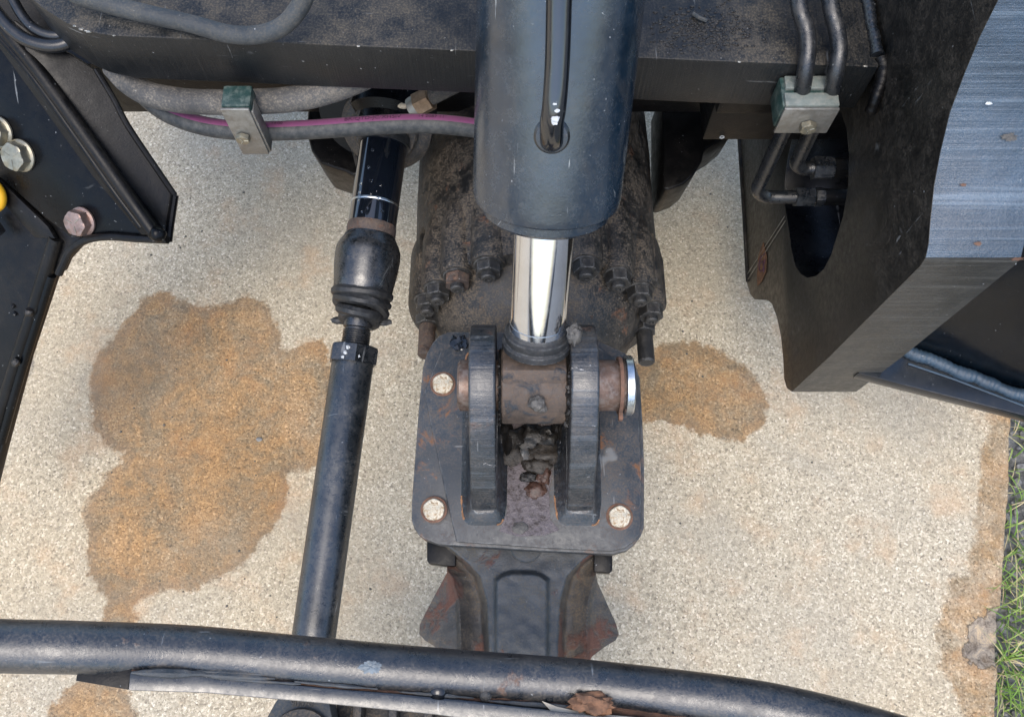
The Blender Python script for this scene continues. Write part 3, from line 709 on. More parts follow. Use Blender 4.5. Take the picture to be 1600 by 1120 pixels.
# floor between the ears, greasy
obj('greasy_floor', prism([Pz(u, v, ZQ+.0015) for u, v in ((785, 600), (880, 600), (868, 700), (858, 770), (860, 812), (874, 828), (850, 836), (810, 838), (780, 830), (792, 800), (793, 720))], (0, 0, -.001), bev=0), M_floor, yo)
def ear(u0, u1, s):
    # profile in the YZ plane, lug round the pin, tapering forward to the plate
    X0 = Pt(u0, 600, 1.17).x; X1 = Pt(u1, 600, 1.17).x
    cy, cz, rl = A.y+.006, A.z-.006, .082; pf = []
    for a in np.linspace(-15, 128, 44): pf.append((cy+rl*math.cos(R(a)), cz+rl*math.sin(R(a))))
    pf += [(cy-.10, cz+.025), (cy-.14, cz-.03), (cy-.163, cz-.063), (cy-.170, ZQ-.002), (cy+.07, ZQ-.002)]
    bm = bmesh.new()
    bm = prism([Vector((X0, y, z)) for y, z in pf], (X1-X0, 0, 0), bev=.0035, seg=3)
    return bm, pf, X0, X1
for (u0, u1, s) in ((731, 774, -1), (893, 938, 1)):
    bm, pf, X0, X1 = ear(u0, u1, s)
    o = obj('ear', bm, M_ear, yo)
    # flared foot (fillet weld) round the ear
    rows = []; bm = bmesh.new(); fy0, fy1 = pf[-2][0]-.004, pf[-1][0]; rim_ = []
    for (ox, oz) in ((.0005, .052), (.003, .03), (.007, .014), (.013, .004), (.017, .0)):
        ring = []
        xa, xb, ya, yb = X0-ox, X1+ox*.9, fy0-ox*.9+.004, fy1+ox
        for k in range(40):
            a = 2*math.pi*k/40; cx, sy = math.cos(a), math.sin(a); n_ = 6
            px_ = (abs(cx)**(2/n_))*(1 if cx > 0 else -1); py_ = (abs(sy)**(2/n_))*(1 if sy > 0 else -1)
            x = (xa+xb)/2+px_*(xb-xa)/2; y = (ya+yb)/2+py_*(yb-ya)/2
            zz = min(ZQ+oz, ZQ+.001+max(0, (y-fy0+.012))*.9)
            ring.append(bm.verts.new((x+.0015*noise.noise(Vector((x, y, oz))*70), y+.0015*noise.noise(Vector((y, x, oz))*70), max(zz, ZQ+.0003))))
        rows.append(ring)
    for a_, b_ in zip(rows, rows[1:]):
        for k in range(40): bm.faces.new((a_[k], a_[(k+1) % 40], b_[(k+1) % 40], b_[k]))
    bm.faces.new(rows[0])
    edge_ = [v_.co.copy() for v_ in rows[-1]]
    bmr = bmesh.new()
    for a0, n0 in ((2, 9), (13, 6), (22, 5), (31, 4)):
        pth = [edge_[(a0+q) % 40]+Vector((.0012*noise.noise(Vector((q, a0, u0))), 0, .0004)) for q in range(n0)]
        tube(smooth_path(pth, 6), .0013, 6, bmr, jit=.0012, js=200)
    obj('rust_line', bmr, M_rline, yo)['kind'] = 'stuff'
    obj('ear_foot', bm, M_ear, yo, sharp=50)
def cap_bolt(u, v, r=.0155):
    p = Pz(u, v, ZQ); b = obj('round_bolt', lathe([(r*1.02, 0), (r*1.02, .0035), (r*.95, .0048), (r*.75, .0052), (0, .0055)], 32, jag=lambda i, a: (.0004*math.sin(a*5+u), 0)), M_whitecap, yo, Matrix.Translation(p) @ Matrix.Rotation(R(8), 4, 'X'))
    obj('bolt_recess', lathe([(r*1.02, .0002), (r*1.2, .0009), (r*1.27, .0002)], 32), M_rustflat, b, Matrix.Translation(p+Vector((0, 0, .0005))))
    return b
cap_bolt(692, 600)['label'] = 'golden rusty bolt top, upper left of the plate'
cap_bolt(678, 796)['label'] = 'white worn bolt top, lower left of the plate'
cap_bolt(968, 807)['label'] = 'white worn bolt top with orange stain, lower right'
# lower backing plate corners
for px_ in ([(667, 843), (667, 876), (671, 880), (700, 884), (712, 884), (712, 800), (690, 800)], [(928, 893), (953, 895), (957, 891), (957, 868), (955, 840), (928, 830)]):
    obj('corner_block', prism([Pz(u, v, ZP-.05) for u, v in px_], (0, 0, -.02), bev=.002), M_dark, yo)

# ---------------------------------------------------------------- pivot pin
px_l, px_r = Pt(716, 585, 1.25), Pt(986, 600, 1.25)
pn = thing('pivot_pin', 'thick rusty steel pin pushed through both ears of the bracket', 'pin', (0, A.y, A.z-.04)); 
Xl, Xr = px_l.x, Pt(978, 600, 1.25).x
Mx = frame(Vector((0, A.y, A.z)), (1, 0, 0), Vector((0, 1, 0)))
obj('pin_shaft', lathe([(.001, Xl), (.032, Xl), (.036, Xl+.003), (.036, Xr-.004), (.034, Xr)], 48, Mx), M_pinrust, pn)
XR = Xr
obj('groove_washer', lathe([(.02, XR-.012), (.0405, XR-.012), (.0405, XR-.007), (.02, XR-.007)], 48, Mx), M_rustflat, pn)
obj('retaining_ring', lathe([(.02, XR-.004), (.040, XR-.004), (.0425, XR-.002), (.0425, XR+.007), (.040, XR+.009), (.02, XR+.009)], 56, Mx), M_steel, pn)
obj('ring_lug', box(Matrix.Translation(Vector((XR-.009, A.y-.042, A.z-.004))), .006, .016, .012, .001), M_rustflat, pn)

# ---------------------------------------------------------------- hydraulic cylinder
hc = thing('hydraulic_cylinder', 'large blue black hydraulic cylinder with a chrome rod in the centre', 'hydraulic cylinder', A-Vector((0, 0, .05)))
MA = frame(A, ax)
def dist_at(v): return (on_line(A, T_, v)-A).dot(ax)
d_end = dist_at(317)
RB = .0905
d_top = d_end+.75
obj('barrel', lathe([(.001, d_end+.004), (RB*.93, d_end+.004), (RB*.985, d_end+.008), (RB, d_end+.018), (RB, d_top), (.001, d_top)], 96, MA), M_barrel, hc)
obj('gland', lathe([(.038, d_end-.014), (RB*.80, d_end-.014), (RB*.875, d_end-.008), (RB*.885, d_end+.006), (.038, d_end+.006)], 80, MA), M_barrel, hc)
d_nk = dist_at(513)
RR = .0378
obj('piston_rod', lathe([(.001, d_nk-.01), (RR, d_nk-.01), (RR, d_end+.002), (.001, d_end+.002)], 72, MA), M_rod, hc)
obj('scribed_ring', lathe([(RR, d_nk+.009), (RR+.0006, d_nk+.0094), (RR+.0006, d_nk+.0104), (RR, d_nk+.0108)], 64, MA, closed=True), M_steel, hc)
obj('rod_collar', lathe([(.03, d_nk-.03), (.047, d_nk-.028), (.047, d_nk-.020), (.0435, d_nk-.017), (.0445, d_nk-.012), (.0445, d_nk-.006), (.040, d_nk-.003), (.0385, d_nk+.001), (.03, d_nk+.001)], 64, MA), M_nut, hc)
# bore tube (rod eye) between the ears with a squared neck
Xa, Xb = Pt(781, 600, 1.2).x+.002, Pt(886, 600, 1.2).x
re_ = obj('rod_eye', lathe([(.037, Xa), (.0525, Xa), (.054, Xa+.0015), (.054, Xb-.0015), (.0525, Xb), (.037, Xb)], 64, Mx), M_mud, hc)
xm = (Xa+Xb)/2; Mn = frame(Vector((xm, A.y, A.z)), Vector((0, ax.y, ax.z)))
obj('neck_block', box(Mn @ Matrix.Translation((0, .002, .034)), (Xb-Xa)*.985, .088, .044, .004), M_mud, hc)
obj('seal_ring', lathe([(.037, Xa-.004), (.050, Xa-.004), (.052, Xa-.002), (.050, Xa), (.037, Xa)], 48, Mx), M_rubber, hc)
obj('seal_ring', lathe([(.037, Xb), (.050, Xb), (.052, Xb+.002), (.050, Xb+.004), (.037, Xb+.004)], 48, Mx), M_rubber, hc)
# oil pipe along the barrel
view = (CAM-on_line(A, T_, 200)).normalized()
fr = (view-ax*view.dot(ax)).normalized()           # side of the barrel facing upward / outward
sd_ = ax.cross(fr)
def BP(v, du, off):
    d = dist_at(v); 
    # surface point: du = sideways angle
    return A+ax*d+(fr*math.cos(du)+sd_*math.sin(du))*(RB+off)
def best(u, v, off):
    lo = None
    for k in range(-80, 81):
        p = None
        for dv in range(-60, 160, 4):
            q = BP(v+dv, k*.01, off); a_, b_, _ = proj(q)
            e = (a_-u)**2+(b_-v)**2
            if lo is None or e < lo[0]: lo = (e, q)
    return lo[1]
b0 = best(862, 212, 0.001); nb0 = (b0-(A+ax*(b0-A).dot(ax))).normalized()
pts = [b0-nb0*.004, b0+nb0*.012, best(863, 192, .026), best(866, 165, .031), best(870, 100, .031)]
dirp = (best(873, 0, .031)-best(870, 100, .031))
pts += [best(873, 0, .031), best(873, 0, .031)+dirp, best(873, 0, .031)+dirp*3]
obj('oil_pipe', tube(smooth_path(pts, 10), .0125, 32), M_bpipe, hc)
obj('pipe_boss', lathe([(.006, -.006), (.0195, -.006), (.0195, .002), (.017, .005), (.010, .006)], 40), M_ball, hc, frame(b0, nb0))
bmw = bmesh.new()
for (u, v, r) in ((866, 160, .0026), (871, 170, .0028), (867, 182, .0042), (866, 187, .0035)):
    q = best(u, v, .0425); 
    bmt = lump(q, r, u, (1, 1, .5), 2, .5)
    me_ = bpy.data.meshes.new('t'); bmt.to_mesh(me_); bmt.free(); bmw.from_mesh(me_); bpy.data.meshes.remove(me_)
obj('paint_chip', bmw, M_white, hc)

# ---------------------------------------------------------------- axle housing
ah = thing('axle_housing', 'large round dirty cast housing ringed with nuts behind the chrome rod', 'axle housing', Pz(838, 470, .25))
nF = Vector((0, -math.cos(R(8)), math.sin(R(8))))
cF = PY(838, 503, .60); RF = .222
MF = frame(cF, nF)             # local z toward the camera side, x right, y up/back
def jag(i, a): return (.003*noise.noise(Vector((math.cos(a)*3, math.sin(a)*3, i))), 0)
obj('housing_body', lathe([(.19, -.62), (.222, -.5), (.224, -.34), (.222, -.24), (.221, -.15), (.219, -.11), (.213, -.03), (.209, -.004), (.19, .0), (.14, .002)], 96, MF, jag=jag), M_cast, ah)
obj('pinion_nose', lathe([(.186, -.006), (.184, .006), (.176, .022), (.162, .05), (.140, .075), (.115, .115), (.098, .17), (.09, .26), (.085, .36), (.02, .40)], 72, MF, jag=jag), M_cast, ah)
def ang_of(u, v, rr=.205):
    bst = None
    for k in range(0, 3600):
        a = k*math.pi/1800; p = MF @ Vector((rr*math.cos(a), rr*math.sin(a), .012)); q = proj(p)
        e = (q[0]-u)**2+(q[1]-v)**2
        if bst is None or e < bst[0]: bst = (e, a)
    return bst[1]
nuts = [(647, 463), (668, 441), (705, 421), (759, 409), (917, 416), (968, 434), (1004, 457), (1021, 488)]
for i, (u, v) in enumerate(nuts):
    a = ang_of(u, v); rr = .202
    bc_ = MF @ Matrix.Rotation(a, 4, 'Z') @ Matrix.Translation((rr, 0, 0))
    ln = .105
    bm = lathe([(.012, -ln-.06), (.024, -ln-.02), (.0295, -ln+.015), (.0285, -.004), (.0265, .003), (.01, .004)], 28, bc_, jag=lambda i_, a_: (.0012*noise.noise(Vector((a_*2, i_, u))), 0))
    obj('bolt_boss', bm, M_cast, ah)
    Mn_ = bc_ @ Matrix.Translation((0, 0, .004)) @ Matrix.Rotation(R(17*i+10), 4, 'Z')
    n_ = obj('hex_nut', hexa(.0215, .018), M_nutr if i == 2 else M_nut, ah, Mn_)
    obj('washer', lathe([(.01, -.001), (.0235, -.001), (.0235, .002), (.01, .002)], 32), M_nut, n_, Mn_)
    obj('stud', lathe([(.0115, .016), (.0115, .025), (.0095, .027), (.0045, .0275), (.004, .0255), (0, .0255)], 24), M_nut, n_, Mn_)
for (u, v, s) in ((664, 505, -1), (995, 512, 1)):
    a = ang_of(u, v, .192); M0 = MF @ Matrix.Rotation(a, 4, 'Z') @ Matrix.Translation((.192, 0, 0))
    n_ = obj('long_stud', lathe([(.0145, 0), (.0145, .075), (.012, .078), (0, .078)], 24, jag=lambda i_, a_: (0, 0)), M_nutr if s < 0 else M_nut, ah, M0)
    obj('hex_nut', hexa(.022, .018), M_nut, n_, M0 @ Matrix.Rotation(R(12), 4, 'Z'))
# cover flange lip, chamfered at the sides
for s_, a0, a1 in ((1, -62, 28), (-1, 152, 242)):
    pts_ = [MF @ Vector((r_*math.cos(R(q)), r_*math.sin(R(q)), -.02)) for r_, rg in ((.228, np.linspace(a0, a1, 16)), (.17, np.linspace(a1, a0, 8))) for q in rg]
    obj('side_flange', prism(pts_, nF*-.10, bev=.006, seg=3), M_cast, ah)
# vertical rib on the nose
obj('nose_rib', box(MF @ Matrix.Translation((-.012, .165, .06)), .05, .03, .13, .008), M_cast, ah)
# side lobes of the axle casting, left and right under the beam
def lobe(px, z, th, nm, mat, off=(0, .03, -.14)):
    obj(nm, prism([Pz(u, v, z) for u, v in px], off, bev=.006, seg=3), mat, ah)
lobe([(482, 150), (478, 205), (486, 235), (500, 255), (520, 262), (540, 268), (552, 275), (562, 272), (560, 150)], .52, .1, 'axle_lobe', M_dark)
lobe([(538, 150), (540, 205), (556, 262), (580, 268), (600, 150)], .53, .1, 'axle_lobe', M_cast)
lobe([(1035, 140), (1036, 295), (1045, 297), (1068, 288), (1084, 274), (1097, 252), (1101, 234), (1126, 219), (1150, 200), (1160, 140)], .50, .1, 'axle_lobe', M_dark)
obj('axle_tube', tube([Vector((-.8, 1.36, .45)), Vector((.75, 1.36, .45))], .1, 40), M_dark, ah)

# lower casting below the bracket plate: height map between two traced sides
rowsv = [852, 870, 882, 895, 910, 930, 955, 975, 990, 1000, 1010, 1025, 1050, 1080]
Lx = [688, 696, 699, 698, 690, 679, 666, 656, 655, 664, 680, 692, 706, 712]
Rx = [945, 943, 936, 931, 934, 943, 954, 963, 967, 962, 945, 925, 912, 905]
z0 = .565; bm = bmesh.new(); rows = []; NS = 130
vv = np.linspace(850, 1080, 130)
for v in vv:
    l, r = np.interp(v, rowsv, Lx), np.interp(v, rowsv, Rx); ring = []
    for k in range(NS+1):
        s = -1+2*k/NS; u = (l+r)/2+(r-l)/2*s
        d = abs(u-818)                       # distance from the middle line
        neck = np.interp(v, [852, 880, 900, 940, 1000, 1080], [118, 84, 66, 55, 52, 52])
        z = z0
        if d > neck:
            wdt = 46; q = (d-neck)/wdt
            if q < .3: z = z0-.030*(.5-.5*math.cos(math.pi*q/.3))
            elif q < 1: z = z0-.030+.020*((q-.3)/.7)**2
            elif q < 1.12: z = z0-.010-.010*(q-1)/.12
            else: z = z0-.020-.028*min(1, (q-1.12)/1.3)
        # raised rounded panel in the middle
        ry = v-905; inside = min(42-abs(u-815), 200)
        if v < 935: inside = min(inside, 42-math.hypot(max(0, abs(u-815)-12), max(0, 935-v))*1.0) if v < 935 else inside
        z += .011*(lambda q_: q_*q_*(3-2*q_))(max(0, min(1, (inside+3)/8)))
        ring.append(bm.verts.new(Pz(u, v, z)+Vector((0, 0, .0012*noise.noise(Vector((u, v, 0))*.06)))))
    rows.append(ring)
mi = []
for a_, b_ in zip(rows, rows[1:]):
    for k in range(NS): f = bm.faces.new((a_[k], b_[k], b_[k+1], a_[k+1]))
be = [e for e in bm.edges if len(e.link_faces) == 1]
ex = bmesh.ops.extrude_edge_only(bm, edges=be)
for v_ in [x for x in ex['geom'] if isinstance(x, bmesh.types.BMVert)]: v_.co += Vector(((.02 if v_.co.x < .02 else -.02), 0, -.07))
bmesh.ops.recalc_face_normals(bm, faces=bm.faces[:])
for f in bm.faces:
    c = f.calc_center_median(); q = proj(c); d = abs(q[0]-818)
    nk = np.interp(q[1], [852, 880, 900, 940, 1000, 1080], [118, 84, 66, 55, 52, 52]); f.material_index = 1 if d > nk+2 else 0
o = obj('lower_casting', bm, M_cast2, ah, sharp=50); o.data.materials.append(M_wing)
obj('half_disc', lathe([(.024, 0), (.024, .004), (.022, .006), (0, .006)], 40), M_cast2, ah, Matrix.Translation(Pz(822, 853, z0+.002)))

# ---------------------------------------------------------------- tie rod
P0 = Pt(489, 1003, 1.36); P1 = Pt(604, 195, 1.50); ta = (P1-P0).normalized()
def L(v): return (on_line(P0, P1, v)-P0).dot(ta)
MT = frame(P0, ta)
tr = thing('tie_rod', 'long satin black steering tie rod with a torn rubber boot, left of the housing', 'tie rod', P0-Vector((0, 0, .04)))
obj('tube', lathe([(.001, L(1010)-.12), (.0335, L(1010)-.12), (.0335, L(566)-.002), (.0325, L(566)), (.001, L(566))], 56, MT), M_tube, tr)
obj('lock_nut', hexa(.0415, L(541)-L(568), z0=L(568), ch=.1), M_ball, tr, MT @ Matrix.Rotation(R(15), 4, 'Z'))
bm = bmesh.new()
for a_, dd, r in ((200, .011, .003), (205, .02, .0034), (195, .004, .0025), (232, .008, .003), (228, .024, .0022)):
    ai = R(a_+60); q = MT @ Vector((.0375*math.cos(ai), .0375*math.sin(ai), L(568)+dd))
    b2 = lump(q, r, a_, (1, 1, .6), 2, .6); m2 = bpy.data.meshes.new('t'); b2.to_mesh(m2); b2.free(); bm.from_mesh(m2); bpy.data.meshes.remove(m2)
th = []; h0, h1 = L(545), L(516)
nth = 9
for i in range(nth):
    a_ = h0+(h1-h0)*i/nth; st_ = (h1-h0)/nth; th += [(.0212, a_), (.0228, a_+st_*.4), (.0228, a_+st_*.55)]
obj('threaded_shaft', lathe([(.001, h0-.03)]+[(.0212, h0-.03)]+th+[(.0205, h1), (.0205, h1+.002), (.0235, h1+.004), (.0235, L(490)), (.001, L(490))], 48, MT), M_ball, tr)
obj('paint_chip', bm, M_white, tr)
# ball housing
l0 = L(452)
obj('ball_housing', lathe([(.02, l0-.012), (.043, l0-.012), (.0475, l0-.006), (.0495, l0+.012), (.0525, l0+.035), (.0535, l0+.055), (.053, L(392)), (.049, L(383)), (.0395, L(368)), (.037, L(362)), (.001, L(362))], 72, MT), M_ball, tr)
bm = bmesh.new()
for k in range(6): pass
obj('housing_flats', hexa(.0475, .022, z0=L(378)-.012, ch=.3), M_ball, tr, MT @ Matrix.Rotation(R(8), 4, 'Z'))
# torn boot: ragged folds
def bj(seed, amp):
    def f(i, a):
        n_ = noise.noise(Vector((math.cos(a)*1.6, math.sin(a)*1.6, seed+i*.3))); n2_ = noise.noise(Vector((math.cos(a)*6, math.sin(a)*6, seed)))
        return (amp*.55*n_+.0006*n2_, amp*.5*math.sin(a*1+seed)+.0008*n2_)
    return f
for i, (r, v_, amp, rot, tl) in enumerate(((.050, 461, .003, 0, 3), (.047, 472, .006, 20, 13), (.046, 481, .007, 160, 12), (.040, 490, .008, 20, 17), (.034, 499, .006, 190, 10))):
    M2 = MT @ Matrix.Translation((0, 0, L(v_))) @ Matrix.Rotation(R(rot), 4, 'Z') @ Matrix.Rotation(R(tl), 4, 'X')
    obj('boot_fold', lathe([(r-.014, .010), (r-.003, .009), (r+.001, .003), (r, -.003), (r-.005, -.007), (r-.014, -.008), (r-.008, -.004), (r-.004, .000), (r-.009, .005)], 64, closed=True, jag=bj(i*3.3, amp)), M_rubber, tr, M2)
for i, (a_, v_, r_) in enumerate(((150, 500, .013), (15, 497, .012))):
    q = MT @ Vector((.040*math.cos(R(a_)), .040*math.sin(R(a_)), L(v_)))
    obj('boot_flap', lump(q, r_, i+4, (1.2, .5, .35), 3, .3), M_rubber, tr)
obj('boot_clip', lathe([(.026+.0017*math.cos(a), .0017*math.sin(a)) for a in np.linspace(0, 6.283, 9)[:-1]], 48, closed=True), M_ball, tr, MT @ Matrix.Translation((0, 0, L(497))))

# ---------------------------------------------------------------- steering cylinder with gloss rod
sc_ = thing('steering_cylinder', 'black steering cylinder head with a glossy wet black rod left of the main cylinder', 'hydraulic cylinder', on_line(P0, P1, 220)-Vector((0, 0, .1)))
obj('rod', lathe([(.001, L(362)), (.0395, L(362)), (.0395, L(150)), (.001, L(150))], 72, MT), M_rodblk, sc_)
obj('rust_ring', lathe([(.0395, L(366)-.008), (.0405, L(366)-.006), (.0405, L(356)), (.0395, L(352))], 56, MT, closed=True), M_nutr, sc_)
obj('rod_band', lathe([(.0395, L(322)), (.0401, L(322)+.001), (.0401, L(322)+.003), (.0395, L(322)+.004)], 56, MT, closed=True), M_steel, sc_)
obj('wiper_ring', lathe([(.0395, L(228)), (.043, L(228)), (.0435, L(214)), (.0395, L(214))], 56, MT, closed=True), M_rubber, sc_)
MH = frame(on_line(P0, P1, 203)-ta*.0, (-ta+Vector((0, 0, .75))).normalized())
obj('head_flange', lathe([(.03, .012), (.052, .012), (.056, .008), (.056, 0), (.070, 0), (.077, -.004), (.078, -.012), (.078, -.06), (.03, -.06)], 72, MH), M_cast, sc_)
obj('support_cheek', lathe([(.03, -.062), (.088, -.066), (.09, -.075), (.09, -.10), (.03, -.10)], 72, MH @ Matrix.Translation((-.045, 0, 0))), M_dark, sc_)
obj('cylinder_head', lathe([(.04, L(205)-.001), (.048, L(205)-.001), (.052, L(190)), (.066, L(180)), (.066, L(60)), (.02, L(60))], 64, MT), M_navy, sc_)
bm = bmesh.new()
rd = random.Random(5)
for (u, v) in ((583, 234), (576, 263), (580, 283), (564, 288), (596, 291), (561, 301), (579, 303), (560, 313), (593, 311), (570, 309), (597, 331), (588, 298), (573, 325), (566, 330)):
    bst = None
    for k in range(0, 90):
        a_ = k*2*math.pi/90
        p = MT @ Vector((.0395*math.cos(a_), .0395*math.sin(a_), L(v)))
        nrm_ = (MT.to_3x3() @ Vector((math.cos(a_), math.sin(a_), 0)))
        if nrm_.dot(CAM-p) < 0: continue
        for dz in range(-20, 30, 2):
            q = p+ta*dz*.0015; pr_ = proj(q); e = (pr_[0]-u)**2+(pr_[1]-v)**2
            if bst is None or e < bst[0]: bst = (e, q, nrm_)
    lathe([(.0026, 0), (.0022, .0009), (.001, .0014), (0, .0015)], 12, frame(bst[1], bst[2]) @ Matrix.Scale(rd.uniform(.6, 1.25), 4), bm)
o = obj('water_drops', bm, M_drop, sc_); o['kind'] = 'stuff'

# fitting beside it
ft = thing('hose_fitting', 'dull brown hexagonal hose fitting under the thick plate beside the cylinder', 'fitting', Pt(662, 160, 1.38))
fa = Pt(645, 168, 1.38); fbp = Pt(690, 145, 1.36); fd = (fbp-fa).normalized(); Mf = frame(fa, fd)
obj('hex_nut', hexa(.019, .026, z0=.008), M_brasszinc, ft, Mf @ Matrix.Rotation(R(20), 4, 'Z'))
obj('collar', lathe([(.005, -.004), (.0155, -.004), (.0165, 0), (.0165, .008), (.005, .008)], 32), M_plate, ft, Mf)
obj('pipe', lathe([(.0115, .03), (.0115, .09), (.001, .09)], 28), M_hose_d, ft, Mf)
obj('nipple', lump(Pt(630, 166, 1.37), .0055, 3, (1.5, .9, .8), 2, .25), M_straw, ft)

# ---------------------------------------------------------------- hoses
def hose(name, px, r, mat, label, cat='hose'):
    return tag(obj(name, tube(smooth_path([Pz(*p) for p in px], 10), r, 28, jit=.0006, js=30), mat), label, cat)
hose('grey_hose', [(60, -60, 1.0), (110, -14, .985), (150, 2, .975), (220, 20, .972), (300, 38, .97), (355, 53, .968), (400, 55, .975), (437, 44, .99), (462, 20, 1.01), (478, -15, 1.03), (480, -90, 1.06)], .0118, M_hose, 'smooth grey rubber hose curving over the top of the thick plate')
pc0, pc1 = Pz(388, 48, .972), Pz(418, 54, .982)
obj('hose_sleeve', tube(smooth_path([Pz(386, 56, .9735), Pz(400, 55, .976), Pz(412, 52, .98)], 6), .0131, 28), M_hose_d, bpy.data.objects['grey_hose'], base=None) if False else None
th_h = hose('thick_hose', [(178, 104, .83), (200, 128, .83), (235, 148, .83), (290, 158, .83), (345, 160, .832), (395, 159, .835), (450, 156, .84), (505, 145, .842), (560, 125, .84), (620, 95, .83)], .0178, M_hose_d, 'thick dusty grey hose held in the green clamp under the plate')
pp = smooth_path([Pz(*p) for p in [(215, 140, .78), (250, 170, .78), (290, 189, .78), (340, 201, .78), (400, 205, .782), (480, 203, .785), (600, 195, .79), (680, 194, .79), (760, 203, .785), (840, 218, .775)]], 14)
bm = tube(pp, .0142, 40); mp_ = {}
o = obj('striped_hose', bm, M_stripe); tag(o, 'black hose with a printed magenta stripe running behind the cylinder', 'hose')
at_ = o.data.attributes.new('stripe', 'FLOAT', 'POINT'); base_ = WM[o].translation.copy()
vals = []
for i, v_ in enumerate(o.data.vertices):
    c = pp[i//40]; d = (v_.co+base_-c).normalized(); s = d.dot(Vector((0, .26, .965))); vals.append(min(1, max(0, .5+(s-.885)*8)))
at_.data.foreach_set('value', np.array(vals, np.float32))
def hose_text(body, u, vt, size, rot):
    cu = bpy.data.curves.new('hose_print', 'FONT'); cu.body = body; cu.size = size; cu.extrude = .0002; cu.align_x = 'CENTER'; cu.align_y = 'CENTER'
    ob = bpy.data.objects.new('hose_print', cu); COL.objects.link(ob)
    dg = bpy.context.evaluated_depsgraph_get(); me_ = bpy.data.meshes.new_from_object(ob.evaluated_get(dg)); bpy.data.objects.remove(ob)
    me_.materials.clear(); me_.materials.append(M_ink)
    c = min(pp, key=lambda q: abs(proj(q)[0]-u)); i = pp.index(c); tg_ = (pp[i+1]-pp[i-1]).normalized()
    nr = Vector((0, .26, .965)); nr = (nr-tg_*nr.dot(tg_)).normalized()
    M = frame(c+nr*.0146, nr, tg_)
    # wrap to the hose: follow its curve
    for v_ in me_.vertices:
        s = v_.co.x; j = i; 
        while s > 0 and j < len(pp)-2 and s > (pp[j+1]-pp[j]).length: s -= (pp[j+1]-pp[j]).length; j += 1
        while s < 0 and j > 0: s += (pp[j]-pp[j-1]).length; j -= 1
        t_ = (pp[j+1]-pp[j]).normalized(); cc = pp[j]+t_*s; n0 = (Vector((0, .26, .965))-t_*t_.dot(Vector((0, .26, .965)))).normalized(); up_ = n0.cross(t_)
        an = v_.co.y/.0146; w_ = cc+n0*(.0145+v_.co.z)*math.cos(an)+up_*(.0145+v_.co.z)*math.sin(an)
        v_.co = w_-base_
    link('hose_print', me_, o, Matrix.Translation(base_))
hose_text('BR/QTD-JC/XHSIV', 588, 184, .0105, 0)
hose_text('14 2087 11', 672, 184, .0085, 0)
hose_text('14:00', 436, 190, .008, 0)
hose_text('COMPOSIT', 340, 190, .008, 0) if False else None

# ---------------------------------------------------------------- clamps
def clamp(name, label, Yf, ul, ur, vt, vb, depth, bolt, zsteel=None):
    a, b = PY(ul, vt, Yf), PY(ur, vt, Yf); zt = a.z; zb = PY((ul+ur)/2, vb, Yf).z
    r_ = thing(name, label, 'clamp', Vector(((a.x+b.x)/2, Yf, zb)))
    cx = (a.x+b.x)/2; wd = b.x-a.x; hh_ = zt-zb
    return r_, cx, wd, zt, zb
Yf = .732
cl, cx, wd, zt, zb = clamp('hose_clamp', 'green and grey bolted clamp holding the thick hose on the left', Yf, 344, 389, 170, 240, .04, None)
obj('clamp_body', box(Matrix.Translation((cx, Yf+.012, (zt-.004+zb+.03)/2)), wd*.98, .02, zt-zb-.036, .002), M_green, cl)
obj('clamp_block', box(Matrix.Translation((cx+.001, Yf+.020, zt-.009)), wd*1.02, .034, .022, .003), M_green, cl)
obj('cover_plate', box(Matrix.Translation((cx, Yf, (zt+zb)/2)), wd, .004, zt-zb, .0012), M_plate, cl)
obj('side_plate', box(Matrix.Translation((cx+wd/2+.001, Yf+.012, (zt+zb)/2-.004)), .004, .022, zt-zb-.012, .001), M_plate, cl)
pbz = PY(380, 215, Yf-.004); Mb = frame(Vector((pbz.x, Yf-.002, pbz.z)), (0, -1, 0))
b_ = obj('hex_bolt', hexa(.0105, .007, z0=.001), M_zinc, cl, Mb)
bmk = bmesh.new()
for q in range(3): box(Matrix.Rotation(q*2.09, 4, 'Z') @ Matrix.Translation((.0045, 0, .0082)), .006, .0009, .0006, 0, bmk)
obj('head_mark', bmk, M_steel, b_, Mb)

Yr = .70
cr, cx, wd, zt, zb = clamp('pipe_clamp', 'pale green clamp with a steel face plate gripping two pipes on the right', Yr, 1226, 1312, 170, 206, .05, None)
obj('clamp_body', box(Matrix.Translation((cx-.002, Yr+.027, (zt+zb)/2+.002)), wd*1.0, .046, zt-zb-.004, .003), M_green, cr)
M_pg = simple('pale_green_plastic', (.15, .175, .16), .55, 0., .2, 60, .3, dust=.5, dustc=(.3, .29, .25))
obj('clamp_jaw', box(Matrix.Translation((cx, Yr+.012, zt+.0015)), wd*.98, .020, .006, .0015), M_pg, cr)
obj('clamp_jaw', box(Matrix.Translation((cx+.002, Yr+.038, zt+.0015)), wd*.96, .020, .007, .0015), M_pg, cr)
obj('cover_plate', box(Matrix.Translation((cx, Yr, (zt+zb)/2)), wd, .004, zt-zb+.002, .0012), M_plate, cr)
pbz = PY(1262, 197, Yr-.004); Mb = frame(Vector((pbz.x, Yr-.002, pbz.z)), (0, -1, 0))
b_ = obj('hex_bolt', hexa(.0115, .008, z0=.001), M_zinc, cr, Mb)
bmk = bmesh.new()
for q in range(3): box(Matrix.Rotation(q*2.09+.5, 4, 'Z') @ Matrix.Translation((.005, 0, .0092)), .006, .0009, .0006, 0, bmk)
obj('head_mark', bmk, M_steel, b_, Mb)

